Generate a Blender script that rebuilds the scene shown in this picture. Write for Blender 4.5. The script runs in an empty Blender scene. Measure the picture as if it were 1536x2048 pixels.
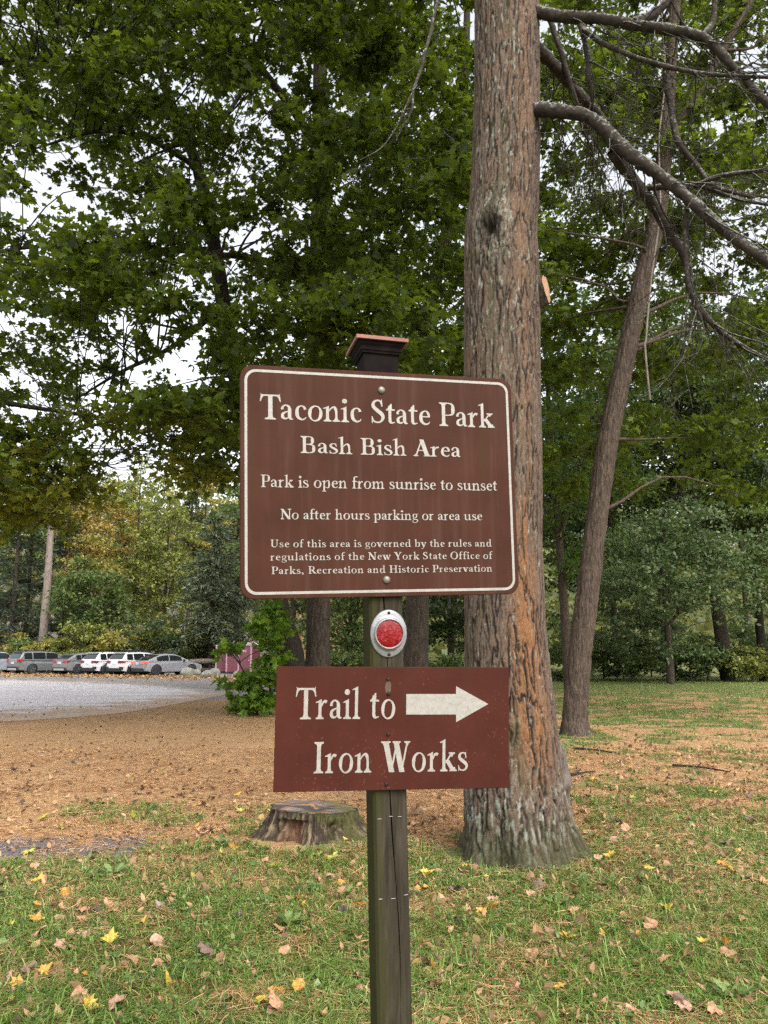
import bpy, math, random
import numpy as np
from mathutils import Vector, Matrix

rad = math.radians
random.seed(11)
rng = np.random.default_rng(11)
S = bpy.context.scene
COL = S.collection

# ------------------------------------------------------------------ camera, sky, sun, exposure
CAM_H, PITCH, FPX = 1.6, rad(10), 1592.0
cd = bpy.data.cameras.new('camera')
cam = bpy.data.objects.new('camera', cd)
COL.objects.link(cam)
cam.location = (0, 0, CAM_H)
cam.rotation_euler = (rad(90) + PITCH, 0, 0)
cd.sensor_fit = 'VERTICAL'
cd.sensor_height = 24.0
cd.sensor_width = 18.0
cd.lens = 24.0 * FPX / 2048.0
cd.clip_start = 0.05
cd.clip_end = 2000
S.camera = cam

SUN_EL, SUN_AZ = rad(48), rad(150)
w = bpy.data.worlds.new('World')
S.world = w
w.use_nodes = True
wn = w.node_tree
wn.nodes.clear()
sky = wn.nodes.new('ShaderNodeTexSky')
sky.sky_type = 'NISHITA'
sky.sun_disc = False
sky.sun_elevation = SUN_EL
sky.sun_rotation = SUN_AZ
sky.air_density = 1.0
sky.dust_density = 4.0
hs = wn.nodes.new('ShaderNodeHueSaturation')       # overcast: the cloud sheet takes most of the blue away
hs.inputs['Saturation'].default_value = 0.22
bg = wn.nodes.new('ShaderNodeBackground')
bg.inputs['Strength'].default_value = 0.15
out = wn.nodes.new('ShaderNodeOutputWorld')
wn.links.new(sky.outputs[0], hs.inputs['Color'])
wn.links.new(hs.outputs[0], bg.inputs['Color'])
wn.links.new(bg.outputs[0], out.inputs['Surface'])

sl = bpy.data.lights.new('sun', 'SUN')
sl.energy = 0.5
sl.angle = rad(25)
sl.color = (1.0, 0.96, 0.9)
so = bpy.data.objects.new('sun', sl)
COL.objects.link(so)
_d = Vector((math.sin(SUN_AZ) * math.cos(SUN_EL), math.cos(SUN_AZ) * math.cos(SUN_EL), math.sin(SUN_EL)))
so.rotation_euler = _d.to_track_quat('Z', 'Y').to_euler()
so.location = _d * 50

S.view_settings.view_transform = 'Standard'
S.view_settings.look = 'None'
S.view_settings.exposure = 1.58
S.view_settings.gamma = 1.0
S.render.engine = 'CYCLES'
S.cycles.max_bounces = 8
S.cycles.diffuse_bounces = 4
S.cycles.transmission_bounces = 4
S.cycles.use_adaptive_sampling = False
S.cycles.use_denoising = False
S.render.film_transparent = False

# ------------------------------------------------------------------ helpers
CP, SP = math.cos(PITCH), math.sin(PITCH)


def ray(px, py):
    a, b = (px - 768) / FPX, -(py - 1024) / FPX
    return np.array([a, CP - b * SP, SP + b * CP])


def at(px, py, Y):
    d = ray(px, py)
    return np.array([0, 0, CAM_H]) + d * (Y / d[1])


def gnd(px, py, z=0.0):
    d = ray(px, py)
    return np.array([0, 0, CAM_H]) + d * ((z - CAM_H) / d[2])


def smooth(a, b, x):
    t = np.clip((x - a) / (b - a), 0, 1)
    return t * t * (3 - 2 * t)


def _hash(i, seed):
    h = np.zeros(i.shape[:-1], np.uint64) + np.uint64(seed * 7919 + 13)
    pr = (np.uint64(73856093), np.uint64(19349663), np.uint64(83492791))
    for k in range(i.shape[-1]):
        h = h ^ (i[..., k].astype(np.int64).astype(np.uint64) * pr[k])
        h = (h ^ (h >> np.uint64(15))) * np.uint64(2246822519)
        h = h & np.uint64(0xffffffff)
    h = (h ^ (h >> np.uint64(13))) * np.uint64(3266489917) & np.uint64(0xffffffff)
    h = h ^ (h >> np.uint64(16))
    return h.astype(np.float64) / 4294967295.0


def vnoise(p, seed=0):
    p = np.asarray(p, float)
    i = np.floor(p)
    f = p - i
    f = f * f * (3 - 2 * f)
    d = p.shape[-1]
    r = 0
    for c in range(2 ** d):
        o = np.array([(c >> k) & 1 for k in range(d)], float)
        wgt = np.prod(np.where(o > 0, f, 1 - f), axis=-1)
        r = r + wgt * _hash(i + o, seed)
    return r


def fbm(p, seed=0, n=4, g=0.5):
    p = np.asarray(p, float)
    a, t, r = 1.0, 0.0, 0.0
    for k in range(n):
        r = r + a * vnoise(p * 2 ** k + 17.3 * k, seed + k)
        t += a
        a *= g
    return r / t


def voro(u, v, wrap, seed=0):
    """F1, F2, cell id on a jittered grid, periodic in u"""
    iu, iv = np.floor(u), np.floor(v)
    f1 = np.full(u.shape, 9.0)
    f2 = np.full(u.shape, 9.0)
    cid = np.zeros(u.shape)
    for a in (-1, 0, 1):
        for b in (-1, 0, 1):
            cu, cv = iu + a, iv + b
            key = np.stack([np.mod(cu, wrap), cv], -1)
            ju, jv = _hash(key, seed), _hash(key, seed + 5)
            d = np.hypot(cu + ju - u, cv + jv - v)
            nf = d < f1
            f2 = np.where(nf, f1, np.minimum(f2, d))
            cid = np.where(nf, _hash(key, seed + 9), cid)
            f1 = np.where(nf, d, f1)
    return f1, f2, cid


def spline(P, n):
    P = np.asarray(P, float)
    m = len(P)
    Q = np.vstack([2 * P[0] - P[1], P, 2 * P[-1] - P[-2]])
    t = np.linspace(0, m - 1 - 1e-9, n)
    i = t.astype(int)
    f = (t - i)[:, None]
    a, b, c, d = Q[i], Q[i + 1], Q[i + 2], Q[i + 3]
    return 0.5 * (2 * b + (c - a) * f + (2 * a - 5 * b + 4 * c - d) * f ** 2 + (3 * b - a - 3 * c + d) * f ** 3)


class MB:
    def __init__(s):
        s.V, s.F, s.n = [], [], 0

    def add(s, V, F):
        V = np.asarray(V, float).reshape(-1, 3)
        if isinstance(F, np.ndarray):
            s.F.append(F + s.n)
        else:
            for f in F:
                s.F.append(np.asarray(f, int)[None, :] + s.n)
        s.V.append(V)
        s.n += len(V)
        return s

    def box(s, x0, x1, y0, y1, z0, z1):
        V = [(x, y, z) for z in (z0, z1) for y in (y0, y1) for x in (x0, x1)]
        s.add(V, np.array([(0, 2, 3, 1), (4, 5, 7, 6), (0, 1, 5, 4), (2, 6, 7, 3), (0, 4, 6, 2), (1, 3, 7, 5)]))
        return s

    def prism(s, poly, y0, y1):
        """polygon in (x, z) extruded along y"""
        n = len(poly)
        V = [(x, y0, z) for x, z in poly] + [(x, y1, z) for x, z in poly]
        F = [list(range(n)), list(range(2 * n - 1, n - 1, -1))]
        F += [(i, n + i, n + (i + 1) % n, (i + 1) % n) for i in range(n)]
        s.add(V, F)
        return s

    def lathe(s, prof, k=24, axis='z', c=(0, 0, 0)):
        """prof: (r, h) pairs about an axis"""
        a = np.linspace(0, 2 * np.pi, k, endpoint=False)
        V = []
        for r, h in prof:
            x, y = r * np.cos(a), r * np.sin(a)
            hh = np.full(k, h)
            V.append({'z': np.stack([x, y, hh], -1), 'y': np.stack([x, hh, y], -1), 'x': np.stack([hh, x, y], -1)}[axis])
        V = np.concatenate(V) + np.array(c)
        F = []
        for j in range(len(prof) - 1):
            i = np.arange(k)
            F.append(np.stack([j * k + i, j * k + (i + 1) % k, (j + 1) * k + (i + 1) % k, (j + 1) * k + i], -1))
        s.add(V, np.concatenate(F))
        if prof[-1][0] > 1e-6:
            s.add(V[-k:], [list(range(k))])
        if prof[0][0] > 1e-6:
            s.add(V[:k], [list(range(k - 1, -1, -1))])
        return s

    def tubes(s, P, Rr, k=3, caps=False):
        """P (N,M,3), Rr (N,M): many tubes at once"""
        P = np.asarray(P, float)
        if P.ndim == 2:
            P = P[None]
        Rr = np.asarray(Rr, float)
        if Rr.ndim == 1:
            Rr = Rr[None]
        N, M, _ = P.shape
        T = np.gradient(P, axis=1)
        T /= np.linalg.norm(T, axis=-1, keepdims=True) + 1e-12
        mean = T.mean(1)
        ref = np.where(np.abs(mean[:, 2:3]) > 0.7, np.array([[0.9, 0.3, 0.1]]), np.array([[0.05, 0.1, 1.0]]))[:, None, :]
        A = np.cross(T, ref)
        A /= np.linalg.norm(A, axis=-1, keepdims=True) + 1e-12
        B = np.cross(T, A)
        a = np.linspace(0, 2 * np.pi, k, endpoint=False)
        V = P[:, :, None, :] + Rr[:, :, None, None] * (np.cos(a)[None, None, :, None] * A[:, :, None, :] + np.sin(a)[None, None, :, None] * B[:, :, None, :])
        idx = np.arange(N * M * k).reshape(N, M, k)
        q = np.stack([idx[:, :-1, :], np.roll(idx[:, :-1, :], -1, 2), np.roll(idx[:, 1:, :], -1, 2), idx[:, 1:, :]], -1).reshape(-1, 4)
        s.add(V.reshape(-1, 3), q[:, ::-1].copy())
        if caps:
            for r in (idx[:, 0, :], idx[:, -1, ::-1]):
                s.add(V.reshape(-1, 3)[r.ravel()], np.arange(N * k).reshape(N, k))
        return s

    def build(s, name, mat, parent=None, smooth=False, loc=None):
        return mesh(name, np.concatenate(s.V), s.F, mat, parent, smooth, loc)


def mesh(name, V, Fl, mat, parent=None, smooth=False, loc=None, attrs=None, cols=None):
    if isinstance(Fl, np.ndarray):
        Fl = [Fl]
    me = bpy.data.meshes.new(name)
    V = np.asarray(V, np.float32)
    li = np.concatenate([f.ravel() for f in Fl]).astype(np.int32)
    lt = np.concatenate([np.full(len(f), f.shape[1]) for f in Fl]).astype(np.int32)
    ls = np.concatenate([[0], np.cumsum(lt)[:-1]]).astype(np.int32)
    me.vertices.add(len(V))
    me.vertices.foreach_set('co', V.ravel())
    me.loops.add(len(li))
    me.loops.foreach_set('vertex_index', li)
    me.polygons.add(len(lt))
    me.polygons.foreach_set('loop_start', ls)
    me.polygons.foreach_set('loop_total', lt)
    me.polygons.foreach_set('use_smooth', np.full(len(lt), bool(smooth)))
    me.update(calc_edges=True)
    for k, a in (attrs or {}).items():
        t = me.attributes.new(k, 'FLOAT', 'POINT')
        t.data.foreach_set('value', np.asarray(a, np.float32))
    for k, a in (cols or {}).items():
        t = me.attributes.new(k, 'FLOAT_COLOR', 'POINT')
        a = np.asarray(a, np.float32)
        if a.shape[1] == 3:
            a = np.hstack([a, np.ones((len(a), 1), np.float32)])
        t.data.foreach_set('color', a.ravel())
    me.validate()
    for m in (mat if isinstance(mat, (list, tuple)) else [mat]):
        me.materials.append(m)
    o = bpy.data.objects.new(name, me)
    COL.objects.link(o)
    if parent:
        o.parent = parent
    if loc is not None:
        o.location = loc
    return o


def tag(o, label=None, cat=None, group=None, kind=None):
    for k, v in (('label', label), ('category', cat), ('group', group), ('kind', kind)):
        if v:
            o[k] = v
    return o


def thing(name, label, cat, loc=(0, 0, 0), rz=0.0, group=None):
    o = bpy.data.objects.new(name, None)
    COL.objects.link(o)
    o.empty_display_size = 0.2
    o.location = loc
    o.rotation_euler = (0, 0, rz)
    return tag(o, label, cat, group)


def copy_tree(o, parent=None):
    c = o.copy()
    COL.objects.link(c)
    if parent:
        c.parent = parent
    for ch in [x for x in COL.objects if x.parent == o]:
        copy_tree(ch, c)
    return c


def bevel(o, width, seg=2, ang=40):
    m = o.modifiers.new('bevel', 'BEVEL')
    m.width = width
    m.segments = seg
    m.limit_method = 'ANGLE'
    m.angle_limit = rad(ang)
    return o


# ------------------------------------------------------------------ materials
class NT:
    def __init__(s, name):
        s.m = bpy.data.materials.new(name)
        s.m.use_nodes = True
        s.t = s.m.node_tree
        s.b = s.t.nodes['Principled BSDF']
        s.out = s.t.nodes['Material Output']

    def n(s, typ, **kw):
        x = s.t.nodes.new('ShaderNode' + typ)
        for k, v in kw.items():
            if k in x.bl_rna.properties and k not in ('Scale',):
                setattr(x, k, v)
            else:
                x.inputs[k.replace('_', ' ')].default_value = v
        return x

    def l(s, a, b):
        s.t.links.new(a, b)

    def pos(s, scale=(1, 1, 1), obj=False):
        if obj:
            src = s.n('TexCoord').outputs['Object']
        else:
            src = s.n('NewGeometry').outputs['Position']
        mp = s.n('Mapping')
        mp.inputs['Scale'].default_value = scale
        s.l(src, mp.inputs['Vector'])
        return mp.outputs[0]

    def noise(s, vec, scale, detail=4, rough=0.55, dist=0.0):
        x = s.n('TexNoise', Scale=scale, Detail=detail, Roughness=rough, Distortion=dist)
        s.l(vec, x.inputs['Vector'])
        return x.outputs['Fac']

    def ramp(s, fac, stops, interp='LINEAR'):
        r = s.n('ValToRGB')
        r.color_ramp.interpolation = interp
        e = r.color_ramp.elements
        while len(e) < len(stops):
            e.new(0.5)
        for i, (p, c) in enumerate(stops):
            e[i].position = p
            e[i].color = (*c, 1) if not isinstance(c, (int, float)) else (c, c, c, 1)
        s.l(fac, r.inputs['Fac'])
        return r.outputs['Color']

    def mix(s, fac, a, b, mode='MIX'):
        x = s.n('Mix', data_type='RGBA', blend_type=mode)
        for v, k in ((fac, 0), (a, 6), (b, 7)):
            if isinstance(v, (int, float)):
                x.inputs[k].default_value = v
            elif isinstance(v, tuple):
                x.inputs[k].default_value = (*v, 1)
            else:
                s.l(v, x.inputs[k])
        return x.outputs[2]

    def math(s, op, a, b=0.0):
        x = s.n('Math', operation=op)
        for v, k in ((a, 0), (b, 1)):
            if isinstance(v, (int, float)):
                x.inputs[k].default_value = v
            else:
                s.l(v, x.inputs[k])
        return x.outputs[0]

    def attr(s, name, out='Fac'):
        return s.n('Attribute', attribute_name=name).outputs[out]

    def color(s, c):
        if isinstance(c, tuple):
            s.b.inputs['Base Color'].default_value = (*c, 1)
        else:
            s.l(c, s.b.inputs['Base Color'])

    def set(s, rough=0.8, metal=0.0, spec=0.5, coat=0.0):
        s.b.inputs['Roughness'].default_value = rough
        s.b.inputs['Metallic'].default_value = metal
        s.b.inputs['Specular IOR Level'].default_value = spec
        s.b.inputs['Coat Weight'].default_value = coat
        return s

    def bump(s, h, strength=0.5, dist=0.01):
        x = s.n('Bump', Strength=strength, Distance=dist)
        s.l(h, x.inputs['Height'])
        s.l(x.outputs[0], s.b.inputs['Normal'])


def simple(name, c, rough=0.6, metal=0.0, var=0.12, scale=20, spec=0.5, coat=0.0):
    k = NT(name)
    f = k.noise(k.pos(obj=True), scale, 4)
    lo = tuple(v * (1 - var) for v in c)
    hi = tuple(min(1, v * (1 + var)) for v in c)
    k.color(k.ramp(f, [(0.3, lo), (0.7, hi)]))
    k.set(rough, metal, spec, coat)
    return k.m


def leafmat(name, stops, trans=0.4, tcol=(0.16, 0.24, 0.03), rough=0.5, clump=0.5, spec=0.35, vein=True):
    """each leaf takes its own colour from the ramp, drifting from bough to bough"""
    k = NT(name)
    isl = k.n('NewGeometry').outputs['Random Per Island']
    nz = k.noise(k.pos(), 0.45, 3)
    f = k.math('ADD', k.math('MULTIPLY', isl, 1 - clump * 0.5), k.math('MULTIPLY', k.math('SUBTRACT', nz, 0.4), clump))
    c = k.ramp(f, stops)
    k.color(c)
    k.set(rough, 0, spec)
    tr = k.n('BsdfTranslucent')
    k.l(k.mix(0.45, c, tcol), tr.inputs['Color'])
    ms = k.n('MixShader')
    ms.inputs[0].default_value = trans
    k.l(k.b.outputs[0], ms.inputs[1])
    k.l(tr.outputs[0], ms.inputs[2])
    k.l(ms.outputs[0], k.out.inputs['Surface'])
    return k.m


def barkmat(name, dark, light, sc=1.0, moss=None):
    k = NT(name)
    p = k.pos((sc * 16, sc * 16, sc * 2.6))
    f = k.noise(p, 1.6, 6, 0.65, 0.6)
    f2 = k.noise(k.pos(), 3.0 * sc, 4)
    c = k.ramp(f, [(0.33, dark), (0.5, tuple(0.6 * a + 0.4 * b for a, b in zip(dark, light))), (0.68, light)])
    if moss:
        c = k.mix(k.ramp(f2, [(0.5, 0.0), (0.72, 0.75)]), c, moss)
    k.color(c)
    k.set(0.9, 0, 0.2)
    k.bump(f, 0.9, 0.03)
    return k.m


def vcolmat(name, rough=0.9, bump=0.35, scale=90, bd=0.006, var=0.5):
    k = NT(name)
    c = k.attr('Col', 'Color')
    f = k.noise(k.pos(), scale, 5, 0.65)
    k.color(k.mix(1.0, c, k.ramp(f, [(0.25, 1 - var), (0.75, 1.0)]), 'MULTIPLY'))
    k.set(rough, 0, 0.25)
    k.bump(f, bump, bd)
    return k.m


GREEN = [(0.0, (0.011, 0.020, 0.003)), (0.3, (0.031, 0.054, 0.007)), (0.6, (0.072, 0.114, 0.012)), (0.88, (0.140, 0.180, 0.019)), (0.95, (0.34, 0.23, 0.03))]
M = {}
M['maple'] = leafmat('maple_leaf', GREEN, 0.5, (0.26, 0.34, 0.02), spec=0.25)
M['maple_light'] = leafmat('maple_leaf_light', [(0.0, (0.02, 0.05, 0.008)), (0.4, (0.05, 0.105, 0.015)), (0.8, (0.11, 0.17, 0.025)), (0.95, (0.28, 0.22, 0.03))], 0.45)
M['maple_yellow'] = leafmat('maple_leaf_turning', [(0.0, (0.03, 0.05, 0.008)), (0.45, (0.10, 0.13, 0.016)), (0.8, (0.22, 0.23, 0.03)), (0.97, (0.38, 0.32, 0.04))], 0.58, (0.42, 0.44, 0.04), spec=0.15)
M['vine'] = leafmat('vine_leaf', [(0.0, (0.04, 0.085, 0.008)), (0.5, (0.11, 0.21, 0.016)), (0.95, (0.24, 0.33, 0.04))], 0.5, (0.25, 0.4, 0.03))
M['f_green'] = leafmat('wood_leaf_green', [(0.0, (0.04, 0.065, 0.018)), (0.5, (0.095, 0.145, 0.038)), (0.9, (0.20, 0.25, 0.07))], 0.35)
M['f_dark'] = leafmat('wood_leaf_dark', [(0.0, (0.012, 0.026, 0.009)), (0.5, (0.03, 0.055, 0.016)), (0.9, (0.065, 0.10, 0.03))], 0.3)
M['f_grey'] = leafmat('wood_leaf_grey_green', [(0.0, (0.05, 0.08, 0.032)), (0.5, (0.115, 0.17, 0.07)), (0.85, (0.20, 0.26, 0.11)), (0.97, (0.3, 0.25, 0.08))], 0.3)
M['f_yellow'] = leafmat('wood_leaf_yellow', [(0.0, (0.13, 0.14, 0.03)), (0.45, (0.29, 0.27, 0.055)), (0.75, (0.46, 0.36, 0.08)), (0.95, (0.5, 0.3, 0.07))], 0.4, (0.4, 0.35, 0.06))
M['f_orange'] = leafmat('wood_leaf_orange', [(0.0, (0.16, 0.12, 0.03)), (0.5, (0.40, 0.22, 0.06)), (0.9, (0.55, 0.30, 0.10))], 0.4, (0.5, 0.3, 0.06))
M['f_gold'] = leafmat('wood_leaf_gold', [(0.0, (0.15, 0.13, 0.03)), (0.5, (0.36, 0.26, 0.06)), (0.9, (0.52, 0.34, 0.11))], 0.4, (0.45, 0.32, 0.06))
M['f_lime'] = leafmat('wood_leaf_lime', [(0.0, (0.09, 0.12, 0.025)), (0.5, (0.22, 0.25, 0.055)), (0.9, (0.40, 0.37, 0.09))], 0.4, (0.3, 0.35, 0.06))
M['conifer'] = leafmat('conifer_needles', [(0.0, (0.045, 0.058, 0.03)), (0.5, (0.10, 0.13, 0.07)), (0.9, (0.20, 0.24, 0.14))], 0.15)
M['conifer_dark'] = leafmat('conifer_needles_dark', [(0.0, (0.012, 0.022, 0.012)), (0.5, (0.03, 0.045, 0.026)), (0.9, (0.06, 0.08, 0.045))], 0.15)
M['bark'] = barkmat('bark_dark', (0.014, 0.011, 0.009), (0.05, 0.04, 0.032), 1.0, (0.02, 0.024, 0.012))
M['bark_lean'] = barkmat('bark_brown', (0.022, 0.016, 0.012), (0.130, 0.096, 0.070), 1.5)
M['bark_pale'] = barkmat('bark_pale', (0.12, 0.095, 0.08), (0.30, 0.25, 0.21), 0.6)
M['bark_grey'] = barkmat('bark_grey', (0.024, 0.019, 0.014), (0.098, 0.078, 0.058), 0.9)

# leaf outlines: x across, y along, z curl
_mo = [(0, 0), (.30, -.14), (.25, .10), (.56, .26), (.36, .36), (.40, .56), (.20, .52), (0, 1.0), (-.20, .52), (-.40, .56), (-.36, .36), (-.56, .26), (-.25, .10), (-.30, -.14)]
MAPLE_V = np.array([(0, .28, 0.0)] + [(x, y, -.35 * x * x - .12 * (y - .2) ** 2 * 2) for x, y in _mo])
MAPLE_F = np.array([(0, i, i % len(_mo) + 1) for i in range(1, len(_mo) + 1)])
OVAL_V = np.array([(0, 0, 0), (.24, .3, -.05), (.22, .65, -.07), (0, 1, -.1), (-.22, .65, -.07), (-.24, .3, -.05)], float)
OVAL_F = np.array([(0, 1, 5), (1, 2, 5), (2, 4, 5), (2, 3, 4)])
DIA_V = np.array([(0, 0, 0), (.36, .5, -.06), (0, 1, 0), (-.36, .5, -.06)], float)
DIA_F = np.array([(0, 1, 2), (0, 2, 3)])
NEE_V = np.array([(0, 0, 0), (.09, .4, 0), (0, 1, -.08), (-.09, .4, 0)], float)
NEE_F = DIA_F


def unit(v):
    return v / (np.linalg.norm(v, axis=-1, keepdims=True) + 1e-12)


def scatter(TV, TF, pos, nrm, size, along=None):
    """copies of a leaf outline at pos, face normal nrm; along = rough leaf direction"""
    N = len(pos)
    n = unit(nrm)
    a = along if along is not None else rng.normal(size=(N, 3))
    b = unit(a - n * (a * n).sum(-1, keepdims=True))
    t = np.cross(b, n)
    size = np.broadcast_to(np.asarray(size, float), (N,))
    V = pos[:, None, :] + size[:, None, None] * (TV[None, :, 0:1] * t[:, None, :] + TV[None, :, 1:2] * b[:, None, :] + TV[None, :, 2:3] * n[:, None, :])
    Fm = TF[None] + (np.arange(N) * len(TV))[:, None, None]
    return V.reshape(-1, 3), Fm.reshape(-1, TF.shape[1])


def leafy(name, label, cat, wood, clumps, T, size, mleaf, mbark, group=None, twigs=11, tilt=0.75, flat=0.5, lim=9.0, wood_k=12, crown_name='crown'):
    """a broadleaf tree. wood: list of (points, radii); clumps: (x, y, z, r, nleaves). > trunk, crown"""
    base = np.array(wood[0][0][0], float)
    root = thing(name, label, cat, tuple(base), 0, group)
    mb = MB()
    W, WR = [], []
    for P, Rr in wood:
        P = np.asarray(P, float)
        if len(W) == 0:
            wood_first = P
        n = max(8, int(len(P) * 7)) if not (wood_k > 30 and P is wood_first) else 300
        Q = spline(np.hstack([P, np.asarray(Rr, float)[:, None]]), n)
        jit = fbm(Q[:, :3] * 1.3, 3, 2) - 0.5
        if wood_k > 30 and P is wood_first:
            mb.tubes(Q[:, :3] - base, Q[:, 3] * (1 + 0.10 * jit), wood_k)
            Vt = mb.V[-1]
            Nt = unit(Vt - np.repeat(Q[:, :3] - base, wood_k, 0))
            tq = np.concatenate([Nt[:, :2] * 2, Vt[:, 2:3]], 1)
            r_ = np.abs(fbm((tq + .3 * (fbm(tq * 2, 8, 2)[:, None] - .5)) * np.array([2.6, 2.6, 1.5]), 66, 2, .4) - .5) * 2
            mb.V[-1] = Vt + Nt * ((smooth(0, .25, r_) - .6) * .028 + (fbm(tq * np.array([8, 8, 5]), 67, 3) - .5) * .02)[:, None] * np.repeat(np.minimum(1, Q[:, 3] / .18), wood_k)[:, None]
        else:
            mb.tubes(Q[:, :3] - base, Q[:, 3] * (1 + 0.18 * jit), min(wood_k, 16))
        W.append(Q[:, :3])
        WR.append(Q[:, 3])
    W = np.concatenate(W)
    WR = np.concatenate(WR)
    C = np.asarray(clumps, float)
    LV, LN, LA = [], [], []
    bp, br = [], []
    tp, tr = [], []
    for (cx, cy, cz, r, nl) in C:
        c = np.array([cx, cy, cz])
        d = c - W
        dist = np.linalg.norm(d, axis=1)
        cost = dist + 2.0 * np.maximum(0, W[:, 2] - (cz - 0.15 * np.hypot(d[:, 0], d[:, 1]))) + np.where(WR < 0.02, 3.0, 0) + 1.3 * np.maximum(0, np.abs(d[:, 2]) - 0.9 * np.hypot(d[:, 0], d[:, 1]))
        j = int(cost.argmin())
        L = dist[j]
        if L < lim:
            r0 = min(0.55 * WR[j], 0.012 + 0.011 * L)
            mid = W[j] * 0.5 + c * 0.5 + np.array([0, 0, 0.10 * L]) + rng.normal(size=3) * 0.07 * L
            q = spline(np.array([W[j], W[j] * .75 + mid * .25 + rng.normal(size=3) * .04 * L, mid, c]), 9)
            bp.append(q - base)
            br.append(np.linspace(r0, 0.007 + 0.0015 * r, 9))
        K = twigs
        dv = rng.normal(size=(K, 3))
        dv[:, 2] *= flat
        dv = unit(dv) * np.array([1, 1, flat + 0.1])
        ln = r * rng.uniform(0.65, 1.15, K)
        end = c + dv * ln[:, None] - np.array([0, 0, 0.12]) * ln[:, None]
        kink = c + dv * ln[:, None] * 0.5 + rng.normal(size=(K, 3)) * 0.08 * r + np.array([0, 0, .06 * r])
        tp.append(np.stack([np.repeat(c[None], K, 0), kink, end], 1) - base)
        tr.append(np.repeat(np.array([[0.011, 0.007, 0.003]]) * (0.5 + 0.5 * min(r, 2)), K, 0))
        nl = int(nl)
        k = rng.integers(0, K, nl)
        s = rng.beta(1.6, 1.1, nl)[:, None]
        pt = c * (1 - s) + end[k] * s + (kink[k] - (c + end[k]) / 2) * (4 * s * (1 - s))
        pt = pt + rng.normal(size=(nl, 3)) * np.array([0.13, 0.13, 0.09]) * r
        LV.append(pt)
        nn = rng.normal(size=(nl, 3)) * tilt + np.array([0, 0, 0.85])
        LN.append(nn)
        LA.append(dv[k] + rng.normal(size=(nl, 3)) * 0.6 + np.array([0, 0, -0.35]))
    if bp:
        mb.tubes(np.array(bp), np.array(br), 6)
    mb.tubes(np.concatenate(tp), np.concatenate(tr), 3)
    mb.build('trunk', mbark, root, True)
    P = np.concatenate(LV)
    V, Fc = scatter(T[0], T[1], P - base, np.concatenate(LN), size * rng.uniform(0.6, 1.2, len(P)), np.concatenate(LA))
    mesh(crown_name, V, Fc, mleaf, root)
    return root


def blob(c, R, n, r, nl, shell=0.45):
    """n leaf clumps through an ellipsoid crown"""
    d = unit(rng.normal(size=(n, 3))) * (rng.uniform(shell ** 3, 1, n) ** (1 / 3))[:, None]
    p = np.asarray(c) + d * np.asarray(R)
    rr = r * rng.uniform(0.7, 1.3, n)
    return np.column_stack([p, rr, nl * (rr / r) ** 2])


MAPLE, OVAL, DIA, NEE = (MAPLE_V, MAPLE_F), (OVAL_V, OVAL_F), (DIA_V, DIA_F), (NEE_V, NEE_F)

# ------------------------------------------------------------------ the ground: one sheet out to the hills
def ground_z(x, y):
    r = np.hypot(x, y)
    amp = 0.05 * (1 - smooth(9, 15, r))
    z = amp * (fbm(np.stack([x, y], -1) * 0.7, 5, 3) - 0.5)
    hill = smooth(95, 190, y) * (24 + 8 * (vnoise(np.stack([x, y], -1) / 60, 8) - .5))
    side = smooth(90, 200, np.abs(x)) * 14 * smooth(10, 60, y)
    return z + np.maximum(hill, side)


def zone(x, y):
    """how much of the ground is green, and how much bare grit"""
    p = np.stack([x, y], -1)
    n1 = fbm(p * 0.8, 21, 4)
    n2 = fbm(p * 2.6, 31, 3)
    # front edge of the lawn, nearer on the left where the drive comes in
    edge = np.interp(x, [-5, -2.6, -1.9, -1.2, -0.4, 0.4, 1.4, 2.2, 5], [6.2, 6.35, 6.5, 7.2, 7.3, 6.9, 6.6, 7.4, 8.2])
    front = 1 - smooth(-0.9, 0.9, y - edge + (n1 - 0.5) * 3.2 + (n2 - .5) * 2.0)
    front = front * (1 - .6 * smooth(.50, .66, n2 * .55 + n1 * .45 + .02))
    right = smooth(0.6, 2.6, x - 0.02 * y)
    tuft = smooth(0.45, 0.64, n2 * .7 + n1 * .3 + .07 * (1 - smooth(7, 10, y)) - .03 * smooth(9, 12, y) + .10 * smooth(15, 24, y))
    mid = right * tuft * .85
    far = smooth(21, 36, y + (n1 - .5) * 16 + (n2 - .5) * 8) * smooth(-0.06, 0.02, x / (y + 1) + 0.02) * (0.5 + 0.5 * smooth(32, 44, y))
    strip = np.exp(-((y - 8.3 - (n1 - .5)) / 0.5) ** 2) * (x < -0.5) * smooth(.46, .62, n2) * .7
    g = np.clip(np.maximum.reduce([front, mid, far, strip]), 0, 1)
    grit = np.exp(-((y - 7.05 - 0.15 * (x + 2.4)) / 0.5) ** 2) * smooth(-4.8, -3.4, x) * (1 - smooth(-2.1, -1.4, x)) * smooth(.30, .46, n2 * .6 + n1 * .4)
    gravel = smooth(24, 30, y + (n1 - .5) * 6) * smooth(-0.08, -0.16, x / (y + 1))
    return g * (1 - grit), np.clip(grit, 0, 1), gravel


ang = np.radians(np.concatenate([np.arange(-42, 42.01, 0.3), np.arange(50, 318, 8.0)]))
rr = np.concatenate([[0.0], np.geomspace(0.8, 3.0, 8), np.geomspace(3.1, 60, 280), np.geomspace(63, 420, 40)])
A_, R_ = np.meshgrid(ang, rr)
gx, gy = R_ * np.sin(A_), R_ * np.cos(A_)
gz = ground_z(gx, gy)
zg, zgrit, zgrav = zone(gx, gy)
nr, na = gx.shape
ii = np.arange(nr * na).reshape(nr, na)
GF = np.stack([ii[:-1], np.roll(ii[:-1], -1, 1), np.roll(ii[1:], -1, 1), ii[1:]], -1).reshape(-1, 4)[:, ::-1].copy()

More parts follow.
